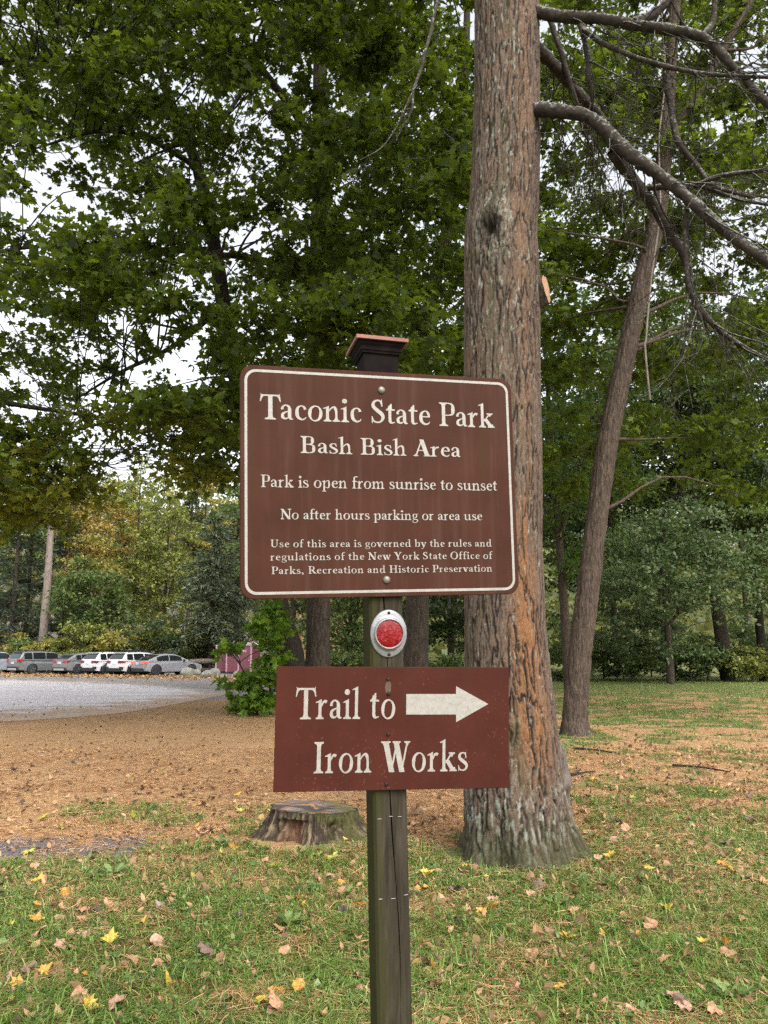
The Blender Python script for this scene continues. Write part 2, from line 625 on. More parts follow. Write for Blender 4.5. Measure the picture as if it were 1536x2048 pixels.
k = NT('needle_and_turf')
pw = k.pos()
fine = k.noise(pw, 38, 6, 0.7)
mid = k.noise(pw, 5.5, 5, 0.6)
big = k.noise(pw, 0.7, 3)
streak = k.noise(k.pos((6, 90, 20)), 1.0, 4, 0.6, 1.5)
NEEDLE = [(0.28, (0.165, 0.092, 0.040)), (0.45, (0.30, 0.175, 0.080)), (0.62, (0.42, 0.255, 0.122)), (0.8, (0.57, 0.385, 0.215))]
need = k.ramp(fine, NEEDLE)
need = k.mix(k.ramp(mid, [(0.50, 0.0), (0.66, 0.65)]), need, (0.15, 0.088, 0.050))
need = k.mix(k.ramp(big, [(0.45, 0.0), (0.70, 0.3)]), need, (0.45, 0.28, 0.15))
turf = k.ramp(fine, [(0.3, (0.045, 0.052, 0.014)), (0.5, (0.12, 0.135, 0.042)), (0.62, (0.22, 0.20, 0.085)), (0.8, (0.40, 0.30, 0.16))])
grit = k.ramp(k.noise(pw, 120, 3, 0.8), [(0.35, (0.05, 0.045, 0.05)), (0.55, (0.14, 0.125, 0.135)), (0.72, (0.34, 0.31, 0.32))])
grav = k.ramp(k.noise(pw, 9, 6, 0.8), [(0.3, (0.11, 0.10, 0.095)), (0.5, (0.21, 0.19, 0.18)), (0.7, (0.32, 0.26, 0.21))])


def brk(a, s=0.5):
    return k.ramp(k.math('ADD', k.attr(a), k.math('MULTIPLY', k.math('SUBTRACT', k.noise(pw, 7, 5, 0.65), 0.5), 1.3)), [(s - 0.12, 0.0), (s + 0.12, 1.0)])


c = k.mix(brk('gravel'), need, grav)
c = k.mix(brk('grass', 0.45), c, turf)
c = k.mix(brk('grit'), c, grit)
k.color(c)
k.set(0.95, 0, 0.15)
k.bump(k.math('ADD', fine, k.math('MULTIPLY', mid, 1.5)), 0.7, 0.025)
g = mesh('ground', np.stack([gx, gy, gz], -1).reshape(-1, 3), GF, k.m, None, True, attrs={'grass': zg.ravel(), 'grit': zgrit.ravel(), 'gravel': zgrav.ravel()})
tag(g, kind='structure')

# the paved lot, wet and pale, thinning out under needles at the near edge
near = np.array([gnd(x, y)[:2] for x, y in ((-1500, 1530), (-700, 1490), (-200, 1455), (0, 1444), (120, 1437), (260, 1424), (370, 1405), (440, 1392), (480, 1388))])
far = np.array([gnd(x, y)[:2] for x, y in ((-2600, 1352), (-1300, 1353), (-420, 1354), (0, 1356), (100, 1358), (190, 1361), (280, 1366), (390, 1376), (480, 1386))])
nc, nrw = 260, 60
ne, fa = spline(near, nc), spline(far, nc)
tt = np.linspace(0, 1, nrw) ** 1.5
L = ne[None] * (1 - tt[:, None, None]) + fa[None] * tt[:, None, None]
dn = np.linalg.norm(L - ne[None], axis=-1)
df = np.linalg.norm(L - fa[None], axis=-1)
ii = np.arange(nc * nrw).reshape(nrw, nc)
LF = np.stack([ii[:-1, :-1], ii[:-1, 1:], ii[1:, 1:], ii[1:, :-1]], -1).reshape(-1, 4)
k = NT('wet_paving')
pw = k.pos()
f1 = k.noise(pw, 30, 6, 0.75)
f2 = k.noise(k.pos((0.25, 0.9, 1)), 0.9, 4, 0.6)
c = k.ramp(f1, [(0.3, (0.40, 0.365, 0.36)), (0.55, (0.56, 0.515, 0.51)), (0.75, (0.68, 0.63, 0.61))])
c = k.mix(k.ramp(f2, [(0.45, 0.0), (0.62, 0.45)]), c, (0.33, 0.305, 0.315))
nd = k.ramp(k.noise(pw, 38, 6, 0.7), NEEDLE)
e1 = k.math('ADD', k.attr('near'), k.math('MULTIPLY', k.math('SUBTRACT', k.noise(k.pos((0.5, 1.3, 1)), 1.3, 7, 0.75), 0.5), 3.4))
c = k.mix(k.ramp(e1, [(0.38, 1.0), (0.66, 0.0)]), c, nd)
e2 = k.math('ADD', k.attr('far'), k.math('MULTIPLY', k.math('SUBTRACT', k.noise(pw, 1.2, 6, 0.7), 0.5), 2.4))
gr = k.ramp(k.noise(pw, 9, 6, 0.8), [(0.3, (0.14, 0.115, 0.10)), (0.5, (0.22, 0.195, 0.18)), (0.68, (0.36, 0.26, 0.17))])
c = k.mix(k.ramp(e2, [(0.35, 1.0), (0.65, 0.0)]), c, gr)
k.color(c)
k.set(0.5, 0, 0.5)
k.bump(f1, 0.3, 0.02)
lot = mesh('parking_lot', np.concatenate([L, np.full((nrw, nc, 1), 0.006)], -1).reshape(-1, 3), LF, k.m, None, False,
           attrs={'near': np.clip(dn / 7.0, 0, 1).ravel(), 'far': np.clip(df / 9.0, 0, 1).ravel()})
tag(lot, kind='structure')

# ------------------------------------------------------------------ the big furrowed trunk behind the signs
TY = 6.75
rows_px = [(-420, 1018, 60), (-150, 1016, 62), (0, 1013.5, 64.5), (150, 1014, 65.5), (300, 1012, 68), (400, 1008, 70), (470, 1001, 73), (540, 1003, 75), (620, 1004, 76), (760, 1004, 76.5), (900, 1006, 78), (1100, 1006, 78.5), (1250, 1010, 81), (1330, 1014, 85),
           (1450, 1021, 92), (1560, 1026, 99), (1640, 1031, 105), (1690, 1036, 114), (1730, 1041, 123), (1760, 1043, 131), (1800, 1045, 142)]
zz, xc, rc_ = [], [], []
for py, px, rp in rows_px:
    p = at(px, py, TY)
    depth = TY * CP + (p[2] - CAM_H) * SP
    zz.append(p[2]); xc.append(p[0]); rc_.append(rp * depth / FPX)
o_ = np.argsort(zz)
zz, xc, rc_ = np.array(zz)[o_], np.array(xc)[o_], np.array(rc_)[o_]
NTH = 280
Zs = np.concatenate([np.arange(-.12, 7.9, .0105), np.arange(7.9, 10.5, .05)])
th = np.linspace(0, 2 * np.pi, NTH, endpoint=False)
TH, ZZm = np.meshgrid(th, Zs)
Xc, Rc = np.interp(ZZm, zz, xc), np.interp(ZZm, zz, rc_)
R0 = .33
ncell = 60
u0 = TH / (2 * np.pi) * ncell
cyl = np.stack([np.cos(TH) * 2, np.sin(TH) * 2, ZZm], -1)
def furrows(cyl, s=1.0, seed=40):
    """braided vertical furrows: the zero lines of noise stretched up the trunk; cyl is (2cos, 2sin, height)"""
    wv_ = np.stack([fbm(cyl * np.array([2.5, 2.5, 5]), seed + 30 + i, 3) - .5 for i in range(2)], -1)
    q = cyl.copy()
    q[..., :2] += wv_ * .34
    q[..., 2] += (fbm(cyl * np.array([6, 6, 3]), seed + 35, 2) - .5) * .3
    res = []
    for sc_, wd, sd in (((3.6 * s, 3.6 * s, 2.9), .0068, 0), ((6.4 * s, 6.4 * s, 6.0), .0052, 7), ((8 * s, 8 * s, 15), .005, 17)):
        nn = fbm(q * np.array(sc_), seed + sd, 2, .35) - .5
        gu = np.gradient(nn, axis=1) / (2 * np.pi * R0 / NTH)
        gv = np.gradient(nn, axis=0) / .0105
        res.append(smooth(wd * .15, wd * 2.2, np.abs(nn) / (np.hypot(gu, gv) + .6)))
    return res


g1, g2, g3 = furrows(cyl)
rough = fbm(cyl * np.array([16, 16, 18]), 51, 4, .65) - .5
rough2 = fbm(cyl * np.array([40, 40, 46]), 53, 2) - .5
low = .85 + .8 * (1 - smooth(.3, 2.2, ZZm)) * smooth(-.05, .45, ZZm)
g1 = g1 + (1 - g1) * (.45 * smooth(.46, .6, fbm(cyl * np.array([5, 5, 9]), 77, 2)) + .15 * smooth(2, 5, ZZm))
plate = g1 * (.60 + .40 * g2)
hgt = .08 + .72 * plate * (.74 + .26 * g3) + .34 * rough + .20 * rough2
disp = (hgt - .6) * .024 * low + .05 * (fbm(cyl * np.array([3, 3, 4]), 79, 3) - .5) * (1 - smooth(.0, .6, ZZm))
# root flare lobes and the swelling round the old knot
lob = (1 - smooth(-.1, .75, ZZm)) ** 1.6
flare = lob * (.12 * np.cos(5 * TH + .9) + .09 * np.cos(3 * TH - .6) + .06 * np.cos(8 * TH) + .02) + .12 * (1 - smooth(-.1, .12, ZZm)) * (.5 + .5 * np.cos(5 * TH + .9))
kn = at(972, 450, TY - .33)
front = -np.pi / 2
dth = (TH - (3 * np.pi / 2 - .42) + np.pi) % (2 * np.pi) - np.pi
kr = np.hypot(dth * .33 / .105, (ZZm - kn[2]) / .19)
knot = np.exp(-kr ** 2) * .045 - np.exp(-(kr / .5) ** 2) * .11
kr2 = np.hypot(dth * .33 / .07, (ZZm - kn[2] + .27) / .12)
knot += np.exp(-kr2 ** 2) * .02 + (fbm(cyl * 12, 71, 3) - .5) * .16 * np.exp(-(kr / 1.2) ** 2)
Rr_ = Rc * (1 + flare) + disp + knot - .006
BX, BY = Xc + Rr_ * np.cos(TH), TY + Rr_ * np.sin(TH) * (1 + .0)
# bark colours: plates, furrows, orange algae streak, lichen, moss at the foot
n_b = fbm(cyl * np.array([6, 6, 8]), 61, 4)
n_f = fbm(cyl * np.array([30, 30, 34]), 63, 4, .6)
fur, rid = np.array([.024, .018, .015]), np.array([.150, .104, .074])
pal = np.array([.235, .187, .148])
hh = np.clip(hgt, 0, 1)[..., None]
col = fur * (1 - smooth(.25, .75, hh)) + rid * smooth(.25, .75, hh)
col = col + (pal - col) * (smooth(.45, .75, n_f[..., None] * .7 + n_b[..., None] * .3) * smooth(.4, .8, hh) * .65)
dor = (TH - (3 * np.pi / 2 + .42 - .06 * np.sin(ZZm * 1.3)) + np.pi) % (2 * np.pi) - np.pi
orange = np.exp(-(dor / (.30 + .14 * (1 - smooth(1.2, 2.6, ZZm)))) ** 2) * smooth(.3, 1.0, ZZm) * (.30 + .70 * (1 - smooth(2.3, 3.6, ZZm))) * smooth(.34, .54, fbm(cyl * np.array([6, 6, 1.6]), 83, 4) + .10 * (ZZm < 2.4))
orange = np.maximum(orange, .35 * smooth(.60, .72, fbm(cyl * np.array([7, 7, 2.2]), 85, 4)) * smooth(1.8, 3, ZZm) * smooth(-.6, .6, np.cos(TH - 4.9)))
col = col + (np.array([.31, .135, .048]) * (.6 + .7 * n_f[..., None]) - col) * (orange[..., None] * smooth(.25, .6, hh) * .78)
lich = .9 * smooth(.63, .70, fbm(cyl * np.array([7, 7, 9]), 91, 5, .6)) * smooth(.25, .6, np.cos(TH - 3.95)) * smooth(2.5, 4.5, ZZm)
lich = np.maximum(lich, smooth(.53, .585, fbm(cyl * np.array([8, 8, 9]), 95, 5, .6)) * np.exp(-((ZZm - .36) / .26) ** 2))
lich = np.maximum(lich, .75 * smooth(.67, .72, fbm(cyl * np.array([10, 10, 12]), 97, 5, .6)))
lich = np.maximum(lich, .8 * np.exp(-((kr - 1.3) / .5) ** 2) * smooth(.5, .6, n_f))
col = col + (np.array([.36, .37, .30]) * (.8 + .4 * n_f[..., None]) - col) * (lich[..., None] * .8)
moss = np.maximum((1 - smooth(.05, .45, ZZm + .5 * (n_b - .5))) * .8, .75 * smooth(.58, .68, n_b) * np.exp(-(((ZZm - kn[2] - .22) / .3) ** 2 + (dth / .5) ** 2)))
moss = np.maximum(moss, .6 * smooth(.60, .70, fbm(cyl * np.array([4, 4, 3]), 99, 4)) * smooth(.2, .7, np.cos(TH - 3.7)))
col = col + (np.array([.050, .055, .016]) * (.6 + .8 * n_f[..., None]) - col) * (moss[..., None] * .8)
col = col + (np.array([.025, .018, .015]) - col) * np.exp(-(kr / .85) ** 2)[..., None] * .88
root0 = np.array([np.interp(0, zz, xc), TY, 0])
pine = thing('pine_tree', 'thick furrowed trunk with an orange algae streak and sawn stub, rising directly behind the signs', 'tree', tuple(root0))
nz_, nt_ = TH.shape
ii = np.arange(nz_ * nt_).reshape(nz_, nt_)
TFc = np.stack([ii[:-1], np.roll(ii[:-1], -1, 1), np.roll(ii[1:], -1, 1), ii[1:]], -1).reshape(-1, 4)
BARKV = vcolmat('furrowed_bark', .92, .7, 130, .008, .6)
mesh('trunk', np.stack([BX, BY, ZZm], -1).reshape(-1, 3) - root0, TFc, BARKV, pine, True, cols={'Col': col.reshape(-1, 3)})

# sawn stub on the right
sp = at(1076, 582, TY - .05)
mbs = MB()
axd = unit(np.array([.86, -.50, .12]))
hv = unit(np.cross(axd, [0, 0, 1]))
uv = np.cross(hv, axd)
a = np.linspace(0, 2 * np.pi, 26, endpoint=False)
lev = []
for tq, r in ((-.14, .19), (-.03, .165), (.035, .145), (.075, .132)):
    wob = 1 + .10 * np.sin(3 * a + tq * 9) + .06 * np.sin(7 * a)
    lev.append(sp + axd * tq + np.outer(np.cos(a) * r * .72 * wob, hv) + np.outer(np.sin(a) * r * wob, uv))
Vst = np.concatenate(lev) - root0
ii = np.arange(4 * 26).reshape(4, 26)
mbs.add(Vst, np.stack([ii[:-1], np.roll(ii[:-1], -1, 1), np.roll(ii[1:], -1, 1), ii[1:]], -1).reshape(-1, 4))
stub = mbs.build('branch_stub', M['bark_lean'], pine, True)
k = NT('fresh_cut_wood')
nn_ = k.noise(k.pos(obj=True), 22, 4)
k.color(k.ramp(nn_, [(.3, (.30, .155, .085)), (.7, (.42, .25, .15))]))
k.set(.8)
cut = lev[-1] + axd * .004
cc = cut.mean(0)
mesh('cut_face', np.vstack([cc[None] + axd * .006, cut * .97 + cc * .03]) - root0, np.array([(0, i + 1, (i + 1) % 26 + 1) for i in range(26)]), k.m, stub)

# bare lichen-covered branches leaving the trunk on the right
k = NT('lichen_branch')
pw = k.pos(obj=True)
sep = k.n('SeparateXYZ')
k.l(k.n('NewGeometry').outputs['Normal'], sep.inputs[0])
nf = k.noise(pw, 28, 5, .7)
c = k.ramp(k.noise(pw, 12, 5, .65), [(.3, (.018, .014, .012)), (.7, (.062, .048, .038))])
li = k.math('ADD', k.math('MULTIPLY', k.math('ADD', sep.outputs[2], .28), .50), k.math('MULTIPLY', k.math('SUBTRACT', nf, .5), 2.2))
c = k.mix(k.ramp(li, [(.30, 0.0), (.50, .9)]), c, (.19, .195, .165))
k.color(c)
k.set(.9, 0, .2)
k.bump(nf, .9, .015)
LICH = k.m


def twig_spray(q, n, lmin, lmax, droop, r0, fwd=1.0):
    """dead twigs off a branch polyline, each forking once or twice"""
    Ps, Rs = [], []
    T = np.gradient(q, axis=0)
    for _ in range(n):
        j = int(len(q) * rng.uniform(.08, .98))
        j = min(j, len(q) - 1)
        t = unit(T[j])
        d = unit(t * fwd * rng.uniform(.2, 1) + rng.normal(size=3) * np.array([.6, .75, .55]) + np.array([.1, 0, -droop]))
        L_ = rng.uniform(lmin, lmax)

        def grow(p, d, L_, r, dep):
            pts = [p]
            for _s in range(5):
                d = unit(d + rng.normal(size=3) * .17 + np.array([0, 0, -.05 * droop]))
                pts.append(pts[-1] + d * L_ / 5)
            pts = np.array(pts)
            Ps.append(pts)
            Rs.append(np.linspace(r, r * .35, 6))
            if dep > 0:
                for _k in range(rng.integers(1, 4)):
                    jj = rng.integers(1, 5)
                    grow(pts[jj], unit(d + rng.normal(size=3) * .55), L_ * rng.uniform(.3, .6), r * .55, dep - 1)
        grow(q[j], d, L_, r0 * rng.uniform(.6, 1.2), 2)
    return np.array(Ps), np.array(Rs)


def bough(pts, r0, r1, ntw, tl=(.5, 1.5), droop=.5, tr=.009, name='branch'):
    """pts: (photo x, y, distance) stations of a real limb"""
    Q = spline(np.array([at(*p) for p in pts]), 150)
    Q = Q + (fbm(Q * 3.1, 7, 2)[:, None] - .5) * .05
    rr_ = np.linspace(1, 0, 150) ** .8 * (r0 - r1) + r1
    rr_ = rr_ * (1 + .22 * (fbm(Q * 6, 9, 2) - .5))
    mbb = MB().tubes(Q - root0, rr_, 14)
    Vb = mbb.V[0]
    Nb = unit(Vb - np.repeat(Q - root0, 14, 0))
    mbb.V[0] = Vb + Nb * ((fbm(Vb * 30, 33, 4, .65) - .5) * .62)[:, None] * np.repeat(rr_, 14)[:, None]
    b = mbb.build(name, LICH, pine, True)
    if ntw:
        Ps, Rs = twig_spray(Q, int(ntw * 1.35), tl[0], tl[1], droop, tr)
        MB().tubes(Ps - root0, Rs, 4).build('twig_spray', LICH, b, True)
    return Q


bough([(1060, 20, 6.65), (1110, 33, 6.5), (1190, 36, 6.35), (1270, 50, 6.2), (1350, 62, 6.1), (1418, 82, 6.05), (1480, 150, 6.0), (1545, 215, 5.9), (1640, 300, 5.8)], .058, .024, 26, tr=.008)
bough([(1268, 48, 6.2), (1310, 25, 6.2), (1350, -10, 6.2), (1400, -60, 6.2)], .05, .02, 5)
bough([(1405, 75, 6.06), (1425, 45, 6.1), (1432, -5, 6.1)], .03, .018, 3)
bough([(1060, 88, 6.75), (1100, 125, 6.9), (1150, 180, 7.1), (1205, 240, 7.3), (1240, 310, 7.5), (1270, 370, 7.6)], .066, .024, 14, tr=.008)
bough([(1060, 218, 6.6), (1120, 222, 6.45), (1185, 238, 6.3), (1240, 290, 6.2), (1310, 345, 6.1), (1380, 400, 6.0), (1450, 460, 5.9), (1545, 530, 5.8), (1680, 640, 5.7)], .064, .034, 30, droop=.7)
bough([(1225, 300, 6.25), (1255, 345, 6.4), (1300, 405, 6.5), (1345, 475, 6.6), (1370, 520, 6.6), (1385, 590, 6.6), (1420, 640, 6.6), (1480, 690, 6.5), (1560, 730, 6.4)], .058, .012, 20, droop=.9, tr=.007)
bough([(1285, 378, 6.5), (1330, 375, 6.3), (1390, 372, 6.2), (1440, 352, 6.1), (1545, 338, 6.0)], .03, .016, 9, tr=.007)
bough([(1395, 372, 6.2), (1440, 385, 6.2), (1480, 398, 6.1), (1545, 410, 6.1)], .018, .012, 5, tr=.006)
bough([(1160, 50, 6.7), (1175, 110, 6.6), (1180, 160, 6.6), (1185, 215, 6.7)], .03, .012, 4)
bough([(1165, 60, 6.6), (1215, 90, 6.4), (1290, 120, 6.2), (1370, 142, 6.1), (1440, 150, 6.0), (1545, 155, 5.9)], .025, .014, 9, tr=.006)
bough([(1330, 150, 6.8), (1345, 230, 6.8), (1360, 290, 6.7), (1395, 335, 6.7), (1430, 372, 6.6), (1500, 395, 6.5)], .035, .014, 7, tr=.006)
bough([(1100, 40, 6.9), (1125, 120, 6.9), (1160, 220, 7.0), (1215, 330, 7.2)], .03, .012, 8, tr=.006)
bough([(1375, 420, 6.1), (1372, 480, 6.1), (1378, 560, 6.1), (1400, 640, 6.1)], .026, .010, 6, droop=.9, tr=.006)
bough([(880, -40, 6.2), (865, 40, 6.1), (848, 110, 6.0), (830, 175, 5.95), (826, 215, 5.9), (815, 235, 5.9)], .017, .008, 4, (.2, .5), .4, .004)
bough([(835, 170, 5.95), (800, 235, 5.8), (770, 290, 5.7), (720, 320, 5.6)], .006, .003, 3, (.15, .4), .4, .003)

# its own crown, unseen above the frame, added partly to shade the scene
Ps, Rs, LP, LNm, LA = [], [], [], [], []
for i in range(95):
    z = rng.uniform(12.8, 23.5)
    a_ = rng.uniform(0, 6.283)
    L_ = (6.2 * (1 - (z - 10) / 14.5) ** .7 + .5) * rng.uniform(.6, 1.1)
    d = np.array([math.cos(a_), math.sin(a_), 0])
    pts = np.array([(0, 0, z), tuple(d * L_ * .35 + [0, 0, z + .07 * L_]), tuple(d * L_ * .7 + [0, 0, z + .05 * L_]), tuple(d * L_ + [0, 0, z - .1 * L_])])
    Ps.append(pts)
    Rs.append(np.array([.07, .05, .03, .01]) * (.4 + L_ / 7))
    m = int(110 * L_) + 10
    s_ = rng.uniform(.2, 1.0, m)
    side = np.cross(d, [0, 0, 1]) * np.sign(rng.normal(size=m))[:, None]
    LP.append(spline(pts, 20)[(s_ * 19).astype(int)] + side * rng.uniform(0, .3, m)[:, None] * L_ * (1.1 - s_[:, None]) + rng.normal(size=(m, 3)) * .12)
    LA.append(side * rng.uniform(.3, 1.2, m)[:, None] + d * .7 + rng.normal(size=(m, 3)) * .4)
    LNm.append(np.array([0, 0, 1.0]) + rng.normal(size=(m, 3)) * .8)
mbp = MB().tubes(np.array([(np.interp(10.4, zz, xc) - root0[0], 0, 10.4), (0, 0, 15), (0, .1, 20), (0, 0, 24)]), [.31, .24, .12, .03], 14)
mbp.tubes(np.array(Ps), np.array(Rs), 5)
mbp.build('trunk', M['bark_lean'], pine, True)
LP = np.concatenate(LP)
V, Fc = scatter(NEE_V * np.array([1.8, 1, 1]), NEE_F, LP, np.concatenate(LNm), .26 * rng.uniform(.6, 1.3, len(LP)), np.concatenate(LA))
mesh('crown', V, Fc, M['conifer'], pine)

# old hollow snag just behind the trunk's right foot
k = NT('snag_wood')
f = k.noise(k.pos((8, 8, 2), True), 3, 5, .65)
k.color(k.ramp(f, [(.3, (.045, .036, .03)), (.7, (.17, .135, .105))]))
k.set(.9)
k.bump(f, .8, .04)
sb = at(1108, 1548, 8.2)
sb[2] = 0
n1, n2 = 40, 22
u, v = np.meshgrid(np.linspace(0, 2 * np.pi, n1, endpoint=False), np.linspace(0, 1, n2))
pr_ = np.interp(v, [0, .15, .35, .5, .7, .85, .95, 1], [.17, .15, .14, .17, .13, .12, .09, .02])
pr_ = pr_ * (.8 + .45 * fbm(np.stack([np.cos(u) * 1.6, np.sin(u) * 1.6, v * 3], -1), 5, 3))
pr_ -= .07 * np.exp(-(((v - .28) / .09) ** 2 + ((u - 5.2) / .5) ** 2)) + .08 * np.exp(-(((v - .68) / .13) ** 2 + ((u - 5.0) / .45) ** 2))
q = np.stack([pr_ * np.cos(u), pr_ * np.sin(u), v * .78 - .05], -1)
ii = np.arange(n1 * n2).reshape(n2, n1)
tag(mesh('dead_snag', q.reshape(-1, 3), np.stack([ii[:-1], np.roll(ii[:-1], -1, 1), np.roll(ii[1:], -1, 1), ii[1:]], -1).reshape(-1, 4), k.m, None, True, (sb[0], sb[1], 0)),
    'small hollow grey snag peeping out behind the right foot of the furrowed trunk', 'stump')

# ------------------------------------------------------------------ the cut stump, rotting
SBX, SBY = -.62, 7.42
n1, n2 = 360, 44
u, v = np.meshgrid(np.linspace(0, 2 * np.pi, n1, endpoint=False), np.linspace(0, 1, n2))
cy = np.stack([np.cos(u) * 2, np.sin(u) * 2, v * .8], -1)
rs_ = .30 + .145 * (1 - v) ** 1.5 * (.6 + .8 * (np.cos(4 * u + .6) * .5 + .5)) + .05 * np.cos(2 * u - .6)
ridge = fbm(cy * np.array([7, 7, 1.0]), 5, 4)
rs_ += (ridge - .5) * .19 * (1 - .5 * v) + (fbm(cy * np.array([18, 18, 2.0]), 6, 4, .65) - .5) * .13
ho = np.exp(-(((u - 4.20) / .26) ** 2)) * (1 - smooth(.70, .82, v))
rs_ -= ho * .16
ho2 = np.exp(-(((u - 5.45) / .22) ** 2)) * (1 - smooth(.5, .85, v))
rs_ -= ho2 * .12
hz = .285 + .025 * np.cos(u - 2.4)
q = np.stack([rs_ * np.cos(u) * 1.06, rs_ * np.sin(u) * .78, v * hz - .04], -1)
nfi = fbm(cy * np.array([24, 24, 3.5]), 15, 5, .62)
cs = np.array([.085, .062, .042]) * (1 - nfi[..., None]) * 1.0 + np.array([.24, .185, .11]) * smooth(.50, .68, nfi[..., None]) * .8
cs = cs + (np.array([.16, .07, .035]) - cs) * (ho[..., None] * .7)
ms_ = smooth(.50, .62, fbm(cy * 2.6, 19, 4) + .16 * v + .2 * np.cos(u + .15) - .16)
cs = cs + (np.array([.085, .088, .024]) - cs) * (ms_[..., None] * .65)
# top: grey cut face with weathered checks and needles
nt2 = 16
uu, tt_ = np.meshgrid(np.linspace(0, 2 * np.pi, n1, endpoint=False), np.linspace(1, 0, nt2))
rt = rs_[-1][None] * tt_
qt = np.stack([rt * np.cos(uu) * 1.06, rt * np.sin(uu) * .78, np.repeat(hz[-1][None] - .04, nt2, 0) * 1.0 + .012 * fbm(np.stack([rt * np.cos(uu) * 9, rt * np.sin(uu) * 9], -1), 3, 3) * (tt_ < .99)], -1)
ctop = fbm(np.stack([rt * np.cos(uu) * 6, rt * np.sin(uu) * 14], -1), 23, 4)[..., None]
ct = np.array([.055, .047, .046]) * (1 - smooth(.4, .65, ctop)) + np.array([.16, .135, .12]) * smooth(.4, .65, ctop)
nee = smooth(.52, .62, fbm(np.stack([rt * np.cos(uu) * 10 + 3, rt * np.sin(uu) * 26], -1), 29, 4))[..., None]
ct = ct + (np.array([.34, .18, .08]) - ct) * nee * .8
mt = smooth(.5, .62, fbm(np.stack([rt * np.cos(uu) * 4, rt * np.sin(uu) * 5], -1), 33, 4) + .20 * np.cos(uu - .1) * tt_ ** 2 - .06)[..., None]
ct = ct + (np.array([.10, .10, .028]) - ct) * mt * .6
stump = thing('tree_stump', 'low rotting tree stump with mossy rim, left of the wooden sign post', 'tree stump', (SBX, SBY, 0))
STV = vcolmat('stump_wood', .92, .5, 60, .01, .4)
ii = np.arange(n1 * n2).reshape(n2, n1)
mesh('stump_wood', q.reshape(-1, 3), np.stack([ii[:-1], np.roll(ii[:-1], -1, 1), np.roll(ii[1:], -1, 1), ii[1:]], -1).reshape(-1, 4), STV, stump, True, cols={'Col': np.clip(cs, 0, 1).reshape(-1, 3)})
ii = np.arange(n1 * nt2).reshape(nt2, n1)
mesh('cut_surface', qt.reshape(-1, 3) + np.array([0, 0, .003]), np.stack([ii[:-1], np.roll(ii[:-1], -1, 1), np.roll(ii[1:], -1, 1), ii[1:]], -1).reshape(-1, 4), STV, stump, True, cols={'Col': np.clip(ct, 0, 1).reshape(-1, 3)})

# ------------------------------------------------------------------ the maples overhead
HOLES = [(120, 330, 115, 70, 1.0), (20, 400, 45, 110, .9), (285, 300, 55, 32, .9), (185, 685, 60, 32, .7), (5, 640, 25, 60, .8), (270, 860, 50, 25, .5), (330, 890, 50, 22, .9), (430, 560, 35, 50, .5), (480, 480, 50, 40, .4),
         (1490, 110, 75, 60, 1.0), (1430, 230, 40, 40, .5), (1160, 500, 40, 40, .4), (1480, 620, 60, 40, .4), (400, 720, 60, 40, .35), (90, 640, 50, 60, .45), (75, 760, 60, 30, .3)]


def canopy(n, x0, x1, y0, y1, d0, d1, r, nl, base, holes=True):
    """leaf clumps through the space the crowns fill; thin where the sky breaks in"""
    C = []
    while len(C) < n:
        px, py = rng.uniform(x0, x1), rng.uniform(y0, y1)
        pr = base(px, py)
        if holes:
            for hx, hy, sx, sy, a_ in HOLES:
                pr *= 1 - a_ * math.exp(-((px - hx) / sx) ** 2 - ((py - hy) / sy) ** 2)
        if rng.uniform() > pr:
            continue
        Y = rng.uniform(d0, d1)
        p = at(px, py, Y)
        if p[2] < 1.5:
            continue
        rr_ = r * rng.uniform(.6, 1.25)
        C.append((*p, rr_, nl * (rr_ / r) ** 2))
    return C


def lower(px):      # the ragged lower edge of the foliage on the left
    return np.interp(px, [-200, 0, 100, 170, 230, 300, 350, 400, 480, 620], [1085, 1085, 1070, 1010, 950, 890, 920, 985, 990, 900])


def leftd(px, py):
    v = .96 - .50 * smooth(420, 760, py) * (1 - smooth(250, 480, px))
    v *= 1 - smooth(lower(px) - 50, lower(px) + 10, py)
    return v


rng = np.random.default_rng(101)
CL = np.array(canopy(640, -260, 960, -420, 1080, 13.5, 28, 1.1, 235, leftd))
CU = np.array(canopy(110, -500, 960, -1700, -350, 11, 25, 1.5, 170, lambda a, b: .9, False))
ALLC = np.vstack([CL, CU])


def P_(px, py, Y):
    return tuple(at(px, py, Y))


def gp_(px, Y):
    p = at(px, 1300, Y)
    return (p[0], p[1], -.1)


woodA = [([gp_(590, 23), P_(578, 1300, 23), P_(550, 1195, 22.8), P_(512, 950, 22.4), P_(472, 745, 22), P_(447, 610, 21.6), P_(430, 500, 21.2), P_(395, 335, 20.6), P_(345, 215, 20), P_(300, 60, 19.5), P_(270, -200, 19)], [.50, .40, .34, .30, .25, .22, .20, .17, .14, .10, .05]),
         ([P_(447, 610, 21.6), P_(350, 690, 20.5), P_(240, 745, 19.5), P_(150, 800, 19)], [.10, .07, .045, .02]),
         ([P_(474, 760, 22), P_(400, 800, 20.5), P_(300, 862, 19.4), P_(190, 850, 18.6), P_(60, 900, 18)], [.09, .07, .05, .035, .015]),
         ([P_(425, 900, 22), P_(370, 900, 21), P_(310, 878, 20), P_(280, 865, 19.5)], [.08, .06, .045, .02]),
         ([P_(395, 335, 20.6), P_(300, 280, 19), P_(200, 262, 17.8), P_(60, 300, 17)], [.09, .07, .05, .02]),
         ([P_(430, 500, 21.2), P_(250, 500, 19.5), P_(90, 492, 18), P_(-60, 515, 17)], [.10, .075, .05, .02]),
         ([P_(345, 215, 20), P_(230, 140, 18.6), P_(80, 120, 17), P_(-80, 130, 16)], [.09, .06, .04, .02])]
